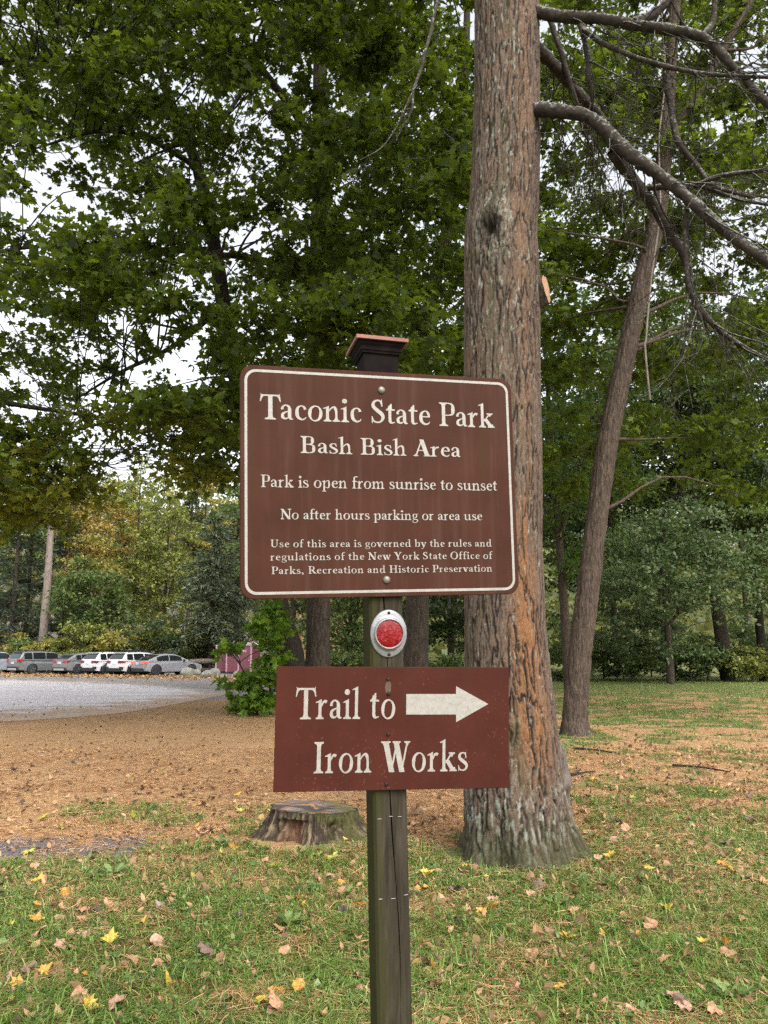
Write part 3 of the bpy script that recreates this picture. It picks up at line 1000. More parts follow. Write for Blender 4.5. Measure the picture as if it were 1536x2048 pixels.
woodB = [([gp_(636, 23.5), P_(636, 1300, 23.5), P_(637, 1195, 23.5), P_(637, 900, 23.4), P_(637, 680, 23.2), P_(640, 480, 23), P_(645, 300, 22.6), P_(640, 120, 22), P_(650, -200, 21.5), P_(640, -900, 21)], [.44, .37, .36, .35, .34, .32, .27, .22, .17, .06]),
         ([P_(632, 590, 23.1), P_(580, 545, 22.2), P_(520, 520, 21), P_(470, 512, 20.2), P_(360, 500, 19)], [.15, .12, .10, .08, .03]),
         ([P_(645, 320, 22.6), P_(590, 225, 21.5), P_(540, 160, 20.5), P_(500, 100, 19.8), P_(470, -10, 19), P_(450, -200, 18.5)], [.15, .13, .11, .09, .07, .03]),
         ([P_(540, 165, 20.5), P_(420, 130, 19), P_(330, 115, 18), P_(250, 80, 17)], [.07, .055, .04, .02]),
         ([P_(640, 490, 23), P_(700, 450, 22), P_(760, 410, 21), P_(830, 390, 20)], [.12, .08, .05, .02]),
         ([P_(520, 130, 20.2), P_(430, 255, 19), P_(330, 300, 18.3), P_(250, 335, 18)], [.06, .05, .03, .015])]
woodC = [([gp_(828, 27), P_(832, 1300, 27), P_(835, 1195, 27), P_(842, 900, 27), P_(846, 720, 27), P_(862, 600, 26.8), P_(888, 490, 26.4), P_(912, 370, 26), P_(930, 150, 25.4), P_(940, -250, 25)], [.50, .42, .40, .36, .30, .27, .24, .20, .15, .06]),
         ([P_(862, 600, 26.8), P_(800, 560, 25), P_(740, 480, 23.5), P_(700, 400, 22)], [.12, .09, .06, .02]),
         ([P_(900, 430, 26.3), P_(850, 330, 24.5), P_(780, 250, 23), P_(720, 190, 22)], [.12, .09, .06, .02])]
tid = np.where(ALLC[:, 0] < np.interp(ALLC[:, 2], [2, 12], [-1.9, -3.6]), 0, np.where(ALLC[:, 0] < 0.2, 1, 2))
leafy('maple_tree', 'slim dark maple leaning left, its foot wrapped by the bright vine', 'tree', woodA, ALLC[tid == 0], MAPLE, .185, M['maple'], M['bark'], 'maples behind the signs', lim=7)
leafy('maple_tree', 'stout upright maple with a long limb reaching left above the upper sign', 'tree', woodB, ALLC[tid == 1], MAPLE, .185, M['maple'], M['bark_grey'], 'maples behind the signs', lim=7)
leafy('maple_tree', 'maple with a bent trunk between the post cap and the furrowed trunk', 'tree', woodC, ALLC[tid == 2], MAPLE, .185, M['maple'], M['bark_grey'], 'maples behind the signs', lim=7)
# turning boughs hanging lower at the far left from a tree outside the frame
rng = np.random.default_rng(102)
CH = np.array(canopy(46, -160, 430, 800, 1075, 15, 19, .85, 140, lambda a, b: (1 - smooth(lower(a) - 30, lower(a) + 15, b)) * smooth(760, 850, b)))
leafy('maple_tree', 'maple with yellowing leaves whose boughs hang low over the lot at the left edge', 'tree',
      [([(-11.5, 17, -.1), (-11.4, 17, 3), (-11, 17, 7), (-10.5, 17, 12)], [.4, .34, .28, .1]), ([(-11.2, 17, 5.5), P_(-60, 860, 17), P_(90, 900, 17), P_(210, 930, 16.5)], [.12, .08, .05, .02]), ([(-11.2, 17, 6.2), P_(-100, 800, 17.5), P_(100, 820, 18), P_(300, 850, 18)], [.12, .08, .05, .02])],
      CH, MAPLE, .155, M['maple_yellow'], M['bark'], 'maples behind the signs', lim=6)

# leaning tree at the right and the crowns behind it
rng = np.random.default_rng(103)
CR = np.array(canopy(520, 1040, 1900, -380, 1010, 15.5, 31, 1.05, 200, lambda a, b: .92 - .25 * smooth(1380, 1560, a) * smooth(100, 500, b) - .45 * smooth(480, 1000, b)))
CR = np.vstack([CR, np.array(canopy(60, 1000, 2100, -1700, -380, 11, 24, 1.5, 170, lambda a, b: .9, False))])
_tx = np.interp(CR[:, 2], [at(1150, 1440, 16.2)[2], at(1213, 900, 16.2)[2], at(1285, 560, 16)[2], at(1330, 280, 16)[2]], [at(1150, 1440, 16.2)[0], at(1213, 900, 16.2)[0], at(1285, 560, 16)[0], at(1330, 280, 16)[0]])
CR = CR[~((np.abs(CR[:, 0] * 16.1 / CR[:, 1] - _tx) < 1.5) & (CR[:, 1] < 17.2) & (CR[:, 2] < 11.5))]      # the bole itself stays bare
woodD = [([gp_(1147, 16.2), P_(1150, 1440, 16.2), P_(1158, 1330, 16.2), P_(1180, 1150, 16.2), P_(1213, 900, 16.2), P_(1250, 720, 16.1), P_(1285, 560, 16), P_(1318, 420, 15.9), P_(1330, 280, 15.9), P_(1345, 80, 15.9), P_(1370, -250, 15.6)], [.37, .25, .225, .212, .205, .19, .18, .165, .15, .12, .06]),
         ([P_(1330, 290, 15.9), P_(1400, 180, 15.5), P_(1470, 60, 15.2), P_(1540, -60, 15)], [.11, .085, .06, .03]),
         ([P_(1318, 420, 15.9), P_(1250, 330, 16.5), P_(1190, 260, 17), P_(1120, 190, 17.5)], [.10, .07, .045, .02]),
         ([P_(1336, 240, 15.9), P_(1400, 340, 16), P_(1470, 380, 16), P_(1560, 400, 16)], [.07, .05, .035, .02])]
lean_root = leafy('leaning_tree', 'slender brown tree leaning right, standing on the needles behind the furrowed trunk', 'tree', woodD, CR, MAPLE, .18, M['maple'], M['bark_lean'], lim=4.2, wood_k=44)
# a pale vine stem climbing it
q = spline(np.array([at(*p) for p in [(1290, 700, 15.6), (1302, 560, 15.5), (1320, 420, 15.4), (1318, 280, 15.4), (1330, 150, 15.4), (1320, -20, 15.4)]]), 40)
q = spline(np.vstack([at(1300, 800, 15.7)[None], q]), 60)
MB().tubes(q - np.array(lean_root.location), np.linspace(.022, .016, 60), 6).build('vine_stem', M['bark_pale'], lean_root, True)

# bright vine and sapling leaves round the foot of the leaning maple
def vmask(px, py):
    e = ((px - 505) / 56) ** 2 + ((py - 1385) / 42) ** 2
    f_ = ((px - 535) / 27) ** 2 + ((py - 1265) / 85) ** 2
    g_ = ((px - 462) / 34) ** 2 + ((py - 1290) / 13) ** 2
    return 1.0 if min(e, f_, g_) < 1 else 0.0


CV = []
while len(CV) < 80:
    px, py = rng.uniform(425, 575), rng.uniform(1170, 1430)
    if vmask(px, py):
        CV.append((*at(px, py, rng.uniform(20.6, 22.0)), .34, 22))
CV = np.array(CV)
CV[:, 2] = np.maximum(CV[:, 2], .18)
leafy('vine_shrub', 'bright green vine and sapling leaves climbing at the left of the signs', 'shrub',
      [([gp_(545, 21.4), P_(540, 1350, 21.5), P_(545, 1260, 21.8), P_(530, 1190, 22)], [.04, .035, .03, .015]), ([gp_(520, 21.2), P_(505, 1380, 21), P_(480, 1330, 20.8), P_(455, 1295, 20.6)], [.035, .03, .02, .01])],
      CV, MAPLE, .21, M['vine'], M['bark'], twigs=6, lim=4, wood_k=6)

# ------------------------------------------------------------------ the edge of the woods
def tall(name, label, px, Y, top, crown, r, n, nl, size, ml, mb_, T=OVAL, lean=0.0, cb=None, rt=.22, group='broadleaf trees at the edge of the woods', fork=True, cr=1.2):
    """a woodland tree: foot under photo column px at distance Y, height top, crown radius r from height cb"""
    b = at(px, 1300, Y)
    b[2] = float(ground_z(b[0:1], b[1:2])[0]) - .1
    cb = cb if cb is not None else top * .3
    x, y = b[0], b[1]
    ctr = (x + lean * .8, y, b[2] + (top + cb) / 2)
    wood = [([(x, y, b[2]), (x + lean * .2, y, b[2] + top * .25), (x + lean * .55, y + .2, b[2] + top * .55), (x + lean, y, b[2] + top * .95)], [rt, rt * .8, rt * .55, .03])]
    if fork:
        for s in (-1, 1):
            wood.append(([(x + lean * .3, y, b[2] + top * .32), (x + lean * .4 + s * r * .25, y - .3 * s, b[2] + top * .5), (x + lean * .6 + s * r * .55, y - .5 * s, b[2] + top * .72)], [rt * .5, rt * .35, .04]))
    cl = blob(ctr, (r, r, (top - cb) / 2), n, cr, nl, .3)
    cl[:, 2] = np.maximum(cl[:, 2], b[2] + .4)
    return leafy(name, label, 'tree', wood, cl, T, size, ml, mb_, group, twigs=8, lim=r * 1.6 + 1, wood_k=8, tilt=.8)


def conifer(name, label, px, Y, top, r, cb, ml, mb_, n=60, rt=.25, dead=0, nl=46, size=.42):
    b = at(px, 1300, Y)
    b[2] = float(ground_z(b[0:1], b[1:2])[0]) - .1
    root = thing(name, label, 'tree', tuple(b), 0, 'evergreens beyond the parking lot')
    mb2 = MB().tubes(np.array([(0, 0, 0), (.05, 0, top * .3), (-.05, .05, top * .65), (0, 0, top)]), [rt, rt * .82, rt * .5, .03], 10)
    Ps, Rs, LP, LNm, LA = [], [], [], [], []
    for i in range(n + dead):
        live = i < n
        z = rng.uniform(cb, top) if live else rng.uniform(cb * .25, cb)
        a_ = rng.uniform(0, 6.283)
        L_ = (r * (1 - (max(z - cb, 0) / (top - cb + .01))) ** .75 + .35) * rng.uniform(.7, 1.15) if live else rng.uniform(.6, 1.6)
        d = np.array([math.cos(a_), math.sin(a_), 0])
        pts = np.array([(0, 0, z), tuple(d * L_ * .35 + [0, 0, z + .05 * L_]), tuple(d * L_ * .7 + [0, 0, z - .05 * L_]), tuple(d * L_ + [0, 0, z - .22 * L_])])
        Ps.append(pts)
        Rs.append(np.array([.04, .03, .02, .008]) * (.6 + L_ / 4))
        if live:
            m = int(nl * L_ / 2) + 8
            s = rng.uniform(.15, 1.0, m)
            q = spline(pts, 20)[(s * 19).astype(int)]
            side = np.cross(d, [0, 0, 1]) * np.sign(rng.normal(size=m))[:, None]
            al = side * rng.uniform(.3, 1.2, m)[:, None] + d * .7 + rng.normal(size=(m, 3)) * .3 - np.array([0, 0, .25])
            q = q + side * rng.uniform(0, .22, m)[:, None] * L_ * (1.1 - s[:, None]) + rng.normal(size=(m, 3)) * .06
            LP.append(q)
            LA.append(al)
            LNm.append(np.array([0, 0, 1.0]) + rng.normal(size=(m, 3)) * .7)
    mb2.tubes(np.array(Ps), np.array(Rs), 4)
    mb2.build('trunk', mb_, root, True)
    LP = np.concatenate(LP)
    V, Fc = scatter(NEE_V * np.array([1.5, 1, 1]), NEE_F, LP, np.concatenate(LNm), size * rng.uniform(.6, 1.3, len(LP)), np.concatenate(LA))
    mesh('crown', V, Fc, ml, root)
    return root


rng = np.random.default_rng(104)
# beyond the lot, left to right
conifer('pine_tree', 'tall pine with a bare pale trunk rising behind the dark grey car at far left', 84, 68, 24, 3.4, 15, M['conifer'], M['bark_pale'], 60, .40, 26)
conifer('hemlock_tree', 'dark hemlock at the far left edge behind the cut off car', 20, 72, 17, 4.2, 2.5, M['conifer_dark'], M['bark_grey'], 120, .3, 10)
conifer('hemlock_tree', 'dark hemlock with drooping boughs just right of the pale pine trunk', 118, 74, 15, 3.4, 2, M['conifer_dark'], M['bark_grey'], 90, .26, 8)
conifer('pine_tree', 'thin straight pine trunk at far left beside the pale one', 47, 74, 23, 2.8, 14, M['conifer_dark'], M['bark_grey'], 50, .22, 14)
tall('birch_tree', 'tall yellow tree behind the white cars, highest of the autumn crowns', 262, 80, 23, 4.6, 4.6, 90, 95, .34, M['f_lime'], M['bark_grey'], cb=5, rt=.22)
tall('maple_tree', 'orange tinted tree standing behind the round green maple', 178, 78, 17.5, 3, 3.3, 60, 95, .32, M['f_gold'], M['bark_grey'], cb=9, rt=.2)
tall('maple_tree', 'round green maple behind the gunmetal car', 172, 68, 9.8, 3, 3.2, 62, 120, .30, M['f_green'], M['bark_grey'], cb=2.5, rt=.16)
tall('ash_tree', 'slender tree with an arching grey trunk leaning left behind the white cars', 242, 70, 12, 3, 2.4, 26, 70, .28, M['f_yellow'], M['bark_grey'], lean=-4.0, cb=6, rt=.16, fork=False)
tall('birch_tree', 'pale yellow green tree in the gap left of the spruce', 325, 78, 18, 4, 3.7, 78, 95, .34, M['f_lime'], M['bark_grey'], cb=3, rt=.2)
tall('birch_tree', 'golden tree high behind the top left corner of the sign', 400, 92, 24, 4, 4.5, 80, 95, .38, M['f_yellow'], M['bark_grey'], cb=10, rt=.22)
tall('birch_tree', 'golden green tree between the yellow tree and the hillside', 205, 96, 23, 4, 4.8, 80, 90, .38, M['f_yellow'], M['bark_grey'], cb=8, rt=.22)
tall('oak_tree', 'olive tree far back above the cars at the left', 120, 98, 24, 4, 5.0, 80, 90, .38, M['f_lime'], M['bark_grey'], cb=7, rt=.25)
tall('oak_tree', 'olive green tree far back behind the bare pale pine', 20, 95, 22, 4, 5.2, 84, 90, .38, M['f_green'], M['bark_grey'], cb=6, rt=.25)
conifer('spruce_tree', 'grey green spruce with drooping boughs left of the sign', 420, 67, 13.5, 4.4, 2.2, M['conifer'], M['bark_grey'], 150, .26, 8)
conifer('spruce_tree', 'dark narrow spruce high above the silver sedan', 372, 88, 21, 2.6, 8, M['conifer_dark'], M['bark_grey'], 80, .25, 4)
conifer('spruce_tree', 'large blue green pine behind the left edge of the sign', 470, 74, 18, 4.6, 5, M['conifer'], M['bark_grey'], 130, .3, 8)
for px, Y, top, r, ml, lb in ((112, 65.5, 3.0, 2.2, 'f_yellow', 'yellow leaved shrub behind the gunmetal car'), (168, 64, 4.2, 2.4, 'f_lime', 'yellow green shrub spreading above the first white car'), (245, 64, 3.9, 2.2, 'f_yellow', 'golden shrub above the second white car'),
                              (62, 66, 3.0, 2.0, 'f_green', 'green shrub behind the dark grey car'), (300, 65, 4.6, 2.6, 'f_dark', 'dark green shrub behind the silver sedan roof'), (345, 66, 4.8, 2.3, 'f_lime', 'tall yellow green shrub behind the front of the sedan'),
                              (398, 69, 2.6, 2.2, 'f_green', 'low green shrub behind the log rail'), (442, 69, 3.6, 2.4, 'f_green', 'green bush behind the maroon toilets'), (15, 68, 3.4, 2.6, 'f_yellow', 'yellowish shrub at the far left edge'), (205, 67, 3.2, 2.2, 'f_dark', 'dark shrub between the two white cars'), (140, 69, 3.2, 2.4, 'f_dark', 'dark shrub behind the sloping gunmetal tail')):
    tall('shrub', lb, px, Y, top, 3, r, 26, 95, .26, M[ml], M['bark_grey'], cb=.3, rt=.07, cr=.9, group='shrubs along the edge of the woods')['category'] = 'shrub'

# between the signs and right of the furrowed trunk
tall('maple_tree', 'green tree in the gap between the signs, left of the reflector', 700, 44, 9, 3, 3.2, 64, 110, .26, M['f_green'], M['bark_grey'], cb=.8, rt=.18)
tall('maple_tree', 'dark tree in the gap right of the reflector', 900, 50, 11, 3, 3.6, 70, 110, .28, M['f_dark'], M['bark_grey'], cb=1.5, rt=.2)
tall('maple_tree', 'tall green tree behind the post cap', 780, 58, 27, 3, 6, 160, 100, .34, M['f_green'], M['bark_grey'], cb=3, rt=.25)
tall('maple_tree', 'tall tree hidden behind the left half of the upper sign', 585, 60, 26, 3, 4.6, 140, 95, .34, M['f_green'], M['bark_grey'], cb=2, rt=.25)
tall('maple_tree', 'yellowing tree glimpsed above the top right sign corner', 905, 70, 17, 3, 4.5, 70, 95, .34, M['f_lime'], M['bark_grey'], cb=6, rt=.22)
tall('maple_tree', 'broad pale green maple spreading low over the far edge of the meadow', 1338, 42, 9.4, 5, 5.0, 120, 125, .25, M['f_grey'], M['bark_grey'], cb=1.6, rt=.22)
tall('maple_tree', 'tall green maple with a forked trunk just right of the furrowed trunk', 1135, 36, 21, 3, 4.6, 150, 110, .24, M['maple_light'], M['bark_lean'], cb=4.6, rt=.24, lean=-.6)
tall('maple_tree', 'dark green maple with a pale leaning bole at right', 1452, 47, 25, 3, 5.6, 170, 110, .29, M['f_green'], M['bark_grey'], cb=9.0, rt=.42, lean=-2.6)
tall('maple_tree', 'straight dark tree at the right edge of the photo', 1524, 46, 24, 3, 5.0, 150, 105, .29, M['f_dark'], M['bark'], cb=8, rt=.27, lean=-.3)
tall('maple_tree', 'dark tree filling the gap right of the leaning tree', 1232, 56, 24, 3, 5.6, 170, 105, .32, M['f_dark'], M['bark_grey'], cb=4.0, rt=.22)
tall('maple_tree', 'tall yellow green tree high above the meadow at the right', 1500, 62, 31, 3, 6.5, 170, 100, .38, M['maple_light'], M['bark_grey'], cb=10, rt=.3)
tall('maple_tree', 'tall green tree behind the leaning tree', 1330, 64, 30, 3, 7, 190, 100, .38, M['f_green'], M['bark_grey'], cb=5, rt=.3)
tall('maple_tree', 'tall tree with yellow leaves behind the forked maple', 1180, 70, 22, 3, 5.2, 100, 100, .36, M['f_lime'], M['bark_grey'], cb=8, rt=.3)
tall('maple_tree', 'tall tree standing behind the furrowed trunk', 1040, 62, 27, 3, 6, 140, 95, .36, M['f_green'], M['bark_grey'], cb=3, rt=.3)
tall('maple_tree', 'tree beyond the right edge leaning boughs into view', 1640, 44, 15, 3, 5, 90, 100, .28, M['f_green'], M['bark_grey'], cb=2.5, rt=.3)
for px, Y, top, r, ml, lb in ((1130, 46, 2.8, 2.0, 'f_green', 'low green shrub right of the forked maple foot'), (1205, 48, 3.4, 2.4, 'f_grey', 'pale shrub at the meadow edge behind the leaning tree'), (1262, 46, 2.4, 2.2, 'f_green', 'green undergrowth shrub left under the pale maple'),
                              (1345, 47, 2.6, 2.6, 'f_dark', 'dark undergrowth shrub in the middle under the pale maple'), (1412, 46, 2.6, 2.2, 'f_green', 'green undergrowth shrub left of the pale bole'), (1500, 45, 2.0, 1.7, 'f_lime', 'small yellow green shrub by the bole at right'),
                              (1452, 52, 4.2, 2.6, 'f_green', 'tall green shrub behind the bole at right'), (1300, 53, 4.6, 2.8, 'f_grey', 'tall pale shrub behind the low undergrowth'), (1170, 54, 4.8, 2.6, 'f_green', 'tall green shrub between the forked maple and leaning tree'), (1550, 52, 4.6, 2.8, 'f_grey', 'tall pale shrub at the right edge'),
                              (1590, 47, 2.8, 2.4, 'f_green', 'green shrub at the right edge'), (885, 46, 1.6, 1.8, 'f_green', 'low green shrub in the gap right of the reflector'), (690, 40, 1.7, 1.6, 'f_green', 'low green shrub in the gap left of the reflector')):
    tall('shrub', lb, px, Y, top, 3, r, 26, 90, .22, M[ml], M['bark_grey'], cb=.1, rt=.06, cr=.8, group='shrubs along the edge of the woods')['category'] = 'shrub'

# the wooded slope far behind: one mass
n = 60000
xw = rng.uniform(-130, 130, n)
yw = rng.uniform(92, 190, n)
zw = ground_z(xw, yw) + rng.beta(1.4, 1.6, n) * (13 + 7 * fbm(np.stack([xw, yw], -1) / 9, 3, 3))
keep = (np.abs(xw) < .62 * yw + 5)
pw_ = np.stack([xw, yw, zw], -1)[keep]
V, Fc = scatter(OVAL_V * np.array([1.3, 1, 1]), OVAL_F, pw_, rng.normal(size=pw_.shape) + np.array([0, -.4, .4]), rng.uniform(.7, 1.5, len(pw_)))
dm = leafmat('distant_leaf', [(0.0, (0.05, 0.065, 0.02)), (0.4, (0.10, 0.12, 0.03)), (0.7, (0.20, 0.19, 0.05)), (0.95, (0.36, 0.26, 0.07))], .3, (.3, .3, .06), .45, .9)
tag(mesh('distant_woods', V, Fc, dm), 'wooded slope far behind the parking lot and meadow', 'woods', kind='stuff')

# ------------------------------------------------------------------ lettering: an old-style roman cut from strokes (cap height 1)
def rib(pts, ws, n=26):
    q = spline(np.column_stack([pts, np.asarray(ws, float) * np.where(np.asarray(ws) > .09, .78, .88)]), n)
    c, ww = q[:, :2], np.maximum(q[:, 2], .02)
    t = np.gradient(c, axis=0)
    t /= np.linalg.norm(t, axis=1, keepdims=True) + 1e-9
    nn = np.stack([-t[:, 1], t[:, 0]], -1) * (ww / 2)[:, None]
    return [np.vstack([c + nn, (c - nn)[::-1]])]


def ringo(cx, cy, rx, ry, thick, thin, tilt=0.25):
    a = np.linspace(0, 2 * np.pi, 41)
    thick *= .79 if thick > thin else 1
    tk = thin + (thick - thin) * np.abs(np.cos(a + tilt)) ** 1.5
    o = np.stack([cx + rx * np.cos(a), cy + ry * np.sin(a)], -1)
    i = np.stack([cx + (rx - tk) * np.cos(a), cy + (ry - np.minimum(tk, thin + .03)) * np.sin(a)], -1)
    return [np.vstack([o[:21], i[:21][::-1]]), np.vstack([o[20:], i[20:][::-1]])]


def rect(x0, y0, x1, y1):
    return [np.array([(x0, y0), (x1, y0), (x1, y1), (x0, y1)])]


def foot(x, w, s=.085, y=0.0, d=1, s2=None):
    """bracketed serif under (d=1) or over (d=-1) a stem centred on x"""
    s2 = s if s2 is None else s2
    return [np.array([(x - w / 2 - s, y), (x + w / 2 + s2, y), (x + w / 2 + s2, y + .045 * d), (x + w / 2 + s2 * .25, y + .075 * d), (x + w / 2, y + .14 * d),
                      (x - w / 2, y + .14 * d), (x - w / 2 - s * .25, y + .075 * d), (x - w / 2 - s, y + .045 * d)][::d])]


def flag(x, w, y, s=.10):
    return [np.array([(x - w / 2 - s, y - .085), (x + w / 2, y + .015), (x + w / 2, y - .2), (x - w / 2, y - .2), (x - w / 2, y - .1), (x - w / 2 - s, y - .115)])]


def stem(x, w, y0, y1):
    return rect(x - w / 2, y0, x + w / 2, y1)


X, LW, CW, TH = .63, .110, .132, .05


def lst(x, top, s=.085, fl=True):
    return stem(x, LW, 0, top - .05) + foot(x, LW, s) + (flag(x, LW, top) if fl else [])


def arch(x0, x1):
    return rib([(x0, .42), (x0 + .08, .54), (x0 + .19, .60), (x1 - .03, .53), (x1, .38), (x1, .02)], [.04, .065, .09, .14, LW, LW]) + foot(x1, LW, .08)


def bowlr(x0, x1):
    m = (x0 + x1) / 2
    return rib([(x0, .45), (m - .05, .585), (m + .07, .595), (x1 - .075, .46), (x1 - .07, .24), (m + .06, .045), (m - .06, .03), (x0, .12)], [.04, .06, .09, .15, .155, .09, .055, .04])


def capb(x0, x1, y0, y1):
    m = (y0 + y1) / 2
    return rib([(x0, y1 - .03), (x0 + .16, y1 - .03), (x1 - .11, y1 - .09), (x1 - .09, m), (x1 - .11, y0 + .09), (x0 + .16, y0 + .025), (x0, y0 + .025)], [.05, .055, .11, .18, .13, .055, .05])


def cst(x, w=CW, s=.1):
    return stem(x, w, 0, 1) + foot(x, w, s) + foot(x, w, s, 1.0, -1)


def scurve(k, h, wk):
    P = np.array([(.34, .455), (.30, .57), (.205, .6), (.105, .545), (.095, .44), (.19, .35), (.31, .265), (.365, .17), (.31, .06), (.195, .03), (.085, .075), (.055, .175)])
    P = P * np.array([k, h])
    return rib(P, np.array([.04, .055, .06, .10, .135, .15, .15, .125, .075, .055, .06, .04]) * wk, 40)


def diag(xa, ya, xb, yb, wa):
    return [np.array([(xa - wa / 2, ya), (xb - wa / 2, yb), (xb + wa / 2, yb), (xa + wa / 2, ya)])]


GL = {}
GL['a'] = (rib([(.085, .42), (.10, .52), (.20, .6), (.31, .55), (.345, .42), (.345, .16), (.385, .05), (.47, .05)], [.13, .10, .055, .11, .155, .155, .10, .035])
           + rib([(.34, .37), (.2, .315), (.105, .24), (.1, .12), (.17, .055), (.26, .075), (.34, .15)], [.04, .065, .12, .145, .1, .055, .04]), .49)
GL['c'] = (rib([(.41, .45), (.37, .55), (.26, .595), (.14, .5), (.115, .31), (.15, .14), (.27, .045), (.38, .07), (.44, .145)], [.13, .10, .05, .12, .16, .15, .085, .055, .03]), .48)
GL['o'] = (ringo(.29, .31, .26, .325, .155, .045), .58)
GL['n'] = (lst(.15, X) + arch(.2, .47), .64)
GL['i'] = (lst(.15, X) + ringo(.14, .865, .095, .095, .095, .095), .30)
GL['r'] = (lst(.15, X) + rib([(.2, .40), (.26, .53), (.33, .575), (.39, .54)], [.04, .08, .11, .14]), .44)
GL['t'] = (stem(.16, LW, .15, .75) + rib([(.16, .25), (.165, .12), (.22, .045), (.35, .075)], [LW, .15, .10, .03]) + rect(.02, .555, .35, .62) + [np.array([(.04, .6), (.24, .6), (.24, .84), (.2, .84)])], .37)
GL['e'] = (rib([(.43, .34), (.41, .47), (.35, .57), (.27, .6), (.15, .51), (.115, .31), (.15, .14), (.28, .045), (.39, .07), (.455, .15)], [.08, .13, .09, .05, .12, .16, .15, .085, .055, .03])
           + rect(.13, .335, .46, .385), .5)
GL['k'] = (lst(.15, 1.04) + diag(.22, .27, .44, .59, .065) + diag(.49, .03, .27, .37, .17) + foot(.5, .14, .07) + foot(.45, .06, .09, .62, -1), .62)
GL['s'] = (scurve(1.0, 1.0, 1.0) + [np.array([(.05, .0), (.075, .0), (.08, .19), (.045, .2)]), np.array([(.335, .62), (.31, .62), (.32, .43), (.355, .42)])], .43)
GL['h'] = (lst(.15, 1.04) + arch(.2, .47), .64)
GL['p'] = (stem(.15, LW, -.28, .6) + foot(.15, LW, .085, -.29) + flag(.15, LW, X) + bowlr(.2, .57), .62)
GL['b'] = (stem(.15, LW, .02, 1.0) + flag(.15, LW, 1.04) + bowlr(.2, .57) + [np.array([(.07, 0), (.12, 0), (.23, .1), (.07, .1)])], .62)
GL['d'] = ([np.column_stack([.62 - q[0][:, 0], q[0][:, 1]])[::-1] for q in [bowlr(.2, .57)]] + stem(.47, LW, .02, 1.0) + flag(.47, LW, 1.04) + [np.array([(.45, 0), (.64, .04), (.64, .08), (.45, .14)])], .65)
GL['f'] = (stem(.17, LW, 0, .78) + foot(.17, LW, .085) + rib([(.17, .7), (.185, .87), (.255, .98), (.33, 1.0), (.41, .94)], [LW, .15, .09, .075, .12]) + rect(.03, .555, .37, .62), .37)
GL['m'] = (lst(.15, X) + arch(.2, .46) + arch(.51, .77), .94)
GL['u'] = (stem(.15, LW, .2, .58) + flag(.15, LW, X) + rib([(.15, .3), (.16, .13), (.24, .045), (.33, .06), (.44, .17)], [LW, .15, .10, .06, .04]) + stem(.49, LW, .02, .58) + flag(.49, LW, X) + [np.array([(.45, 0), (.66, .04), (.66, .08), (.45, .14)])], .68)
GL['g'] = (ringo(.25, .41, .2, .215, .13, .045) + rib([(.15, .22), (.10, .14), (.17, .075), (.36, .055), (.47, -.04), (.43, -.19), (.25, -.265), (.09, -.215), (.06, -.11), (.16, -.01)], [.04, .07, .1, .12, .11, .07, .055, .06, .07, .04])
           + rib([(.37, .53), (.43, .595), (.51, .59)], [.04, .05, .085]), .52)
GL['v'] = (diag(.12, .6, .31, 0, .17) + diag(.29, 0, .48, .6, .06) + foot(.12, .13, .085, .63, -1) + foot(.475, .05, .08, .63, -1), .58)
GL['w'] = (diag(.12, .6, .29, 0, .165) + diag(.28, 0, .43, .6, .06) + diag(.42, .6, .59, 0, .165) + diag(.58, 0, .75, .6, .06) + foot(.12, .13, .085, .63, -1) + foot(.44, .1, .07, .63, -1) + foot(.745, .05, .08, .63, -1), .85)
GL['y'] = (diag(.12, .6, .32, 0, .17) + diag(.31, .02, .49, .6, .06) + foot(.12, .13, .085, .63, -1) + foot(.485, .05, .08, .63, -1) + rib([(.32, .06), (.25, -.14), (.16, -.25), (.08, -.22)], [.08, .06, .07, .12]), .58)
GL['l'] = (lst(.15, 1.04), .30)
GL[','] = (ringo(.13, .085, .1, .1, .1, .1) + rib([(.18, .09), (.18, -.04), (.09, -.16)], [.1, .08, .03]), .30)
GL['T'] = (stem(.37, CW + .02, 0, .97) + foot(.37, CW + .02, .12) + rect(.04, .935, .70, 1.0) + [np.array([(.04, 1.0), (.0, .72), (.035, .72), (.09, .88), (.16, .94)]), np.array([(.70, 1.0), (.58, .94), (.65, .88), (.705, .72), (.74, .72)]), np.array([(.02, 1.05), (.04, .95), (.1, .95)]), np.array([(.72, 1.05), (.64, .95), (.70, .95)])], .70)
GL['S'] = (scurve(1.32, 1.6, 1.28) + [np.array([(.06, 0), (.09, 0), (.1, .28), (.055, .3)]), np.array([(.45, 1.01), (.42, 1.01), (.42, .72), (.47, .7)])], .58)
GL['P'] = (cst(.2) + capb(.25, .66, .44, 1.0), .66)
GL['B'] = (cst(.2) + capb(.25, .64, .5, 1.0) + capb(.25, .69, 0, .54), .74)
GL['R'] = (cst(.2) + capb(.25, .66, .47, 1.0) + diag(.68, .03, .40, .5, .19) + foot(.71, .13, .06), .78)
GL['A'] = (diag(.1, 0, .38, 1.0, .065) + diag(.63, 0, .37, 1.03, .2) + rect(.2, .33, .54, .385) + foot(.1, .05, .09) + foot(.635, .17, .085), .77)
GL['N'] = (stem(.16, .07, 0, 1) + stem(.72, .07, 0, 1) + diag(.15, .98, .70, .0, .2) + foot(.16, .07, .1) + foot(.14, .06, .1, 1.0, -1, .02) + foot(.72, .07, .1, 1.0, -1), .86)
GL['U'] = (stem(.2, CW, .3, 1) + stem(.66, .07, .3, 1) + foot(.2, CW, .1, 1.0, -1) + foot(.66, .07, .1, 1.0, -1) + rib([(.2, .4), (.21, .2), (.33, .05), (.48, .05), (.62, .17), (.66, .4)], [CW, .17, .11, .08, .065, .07]), .82)
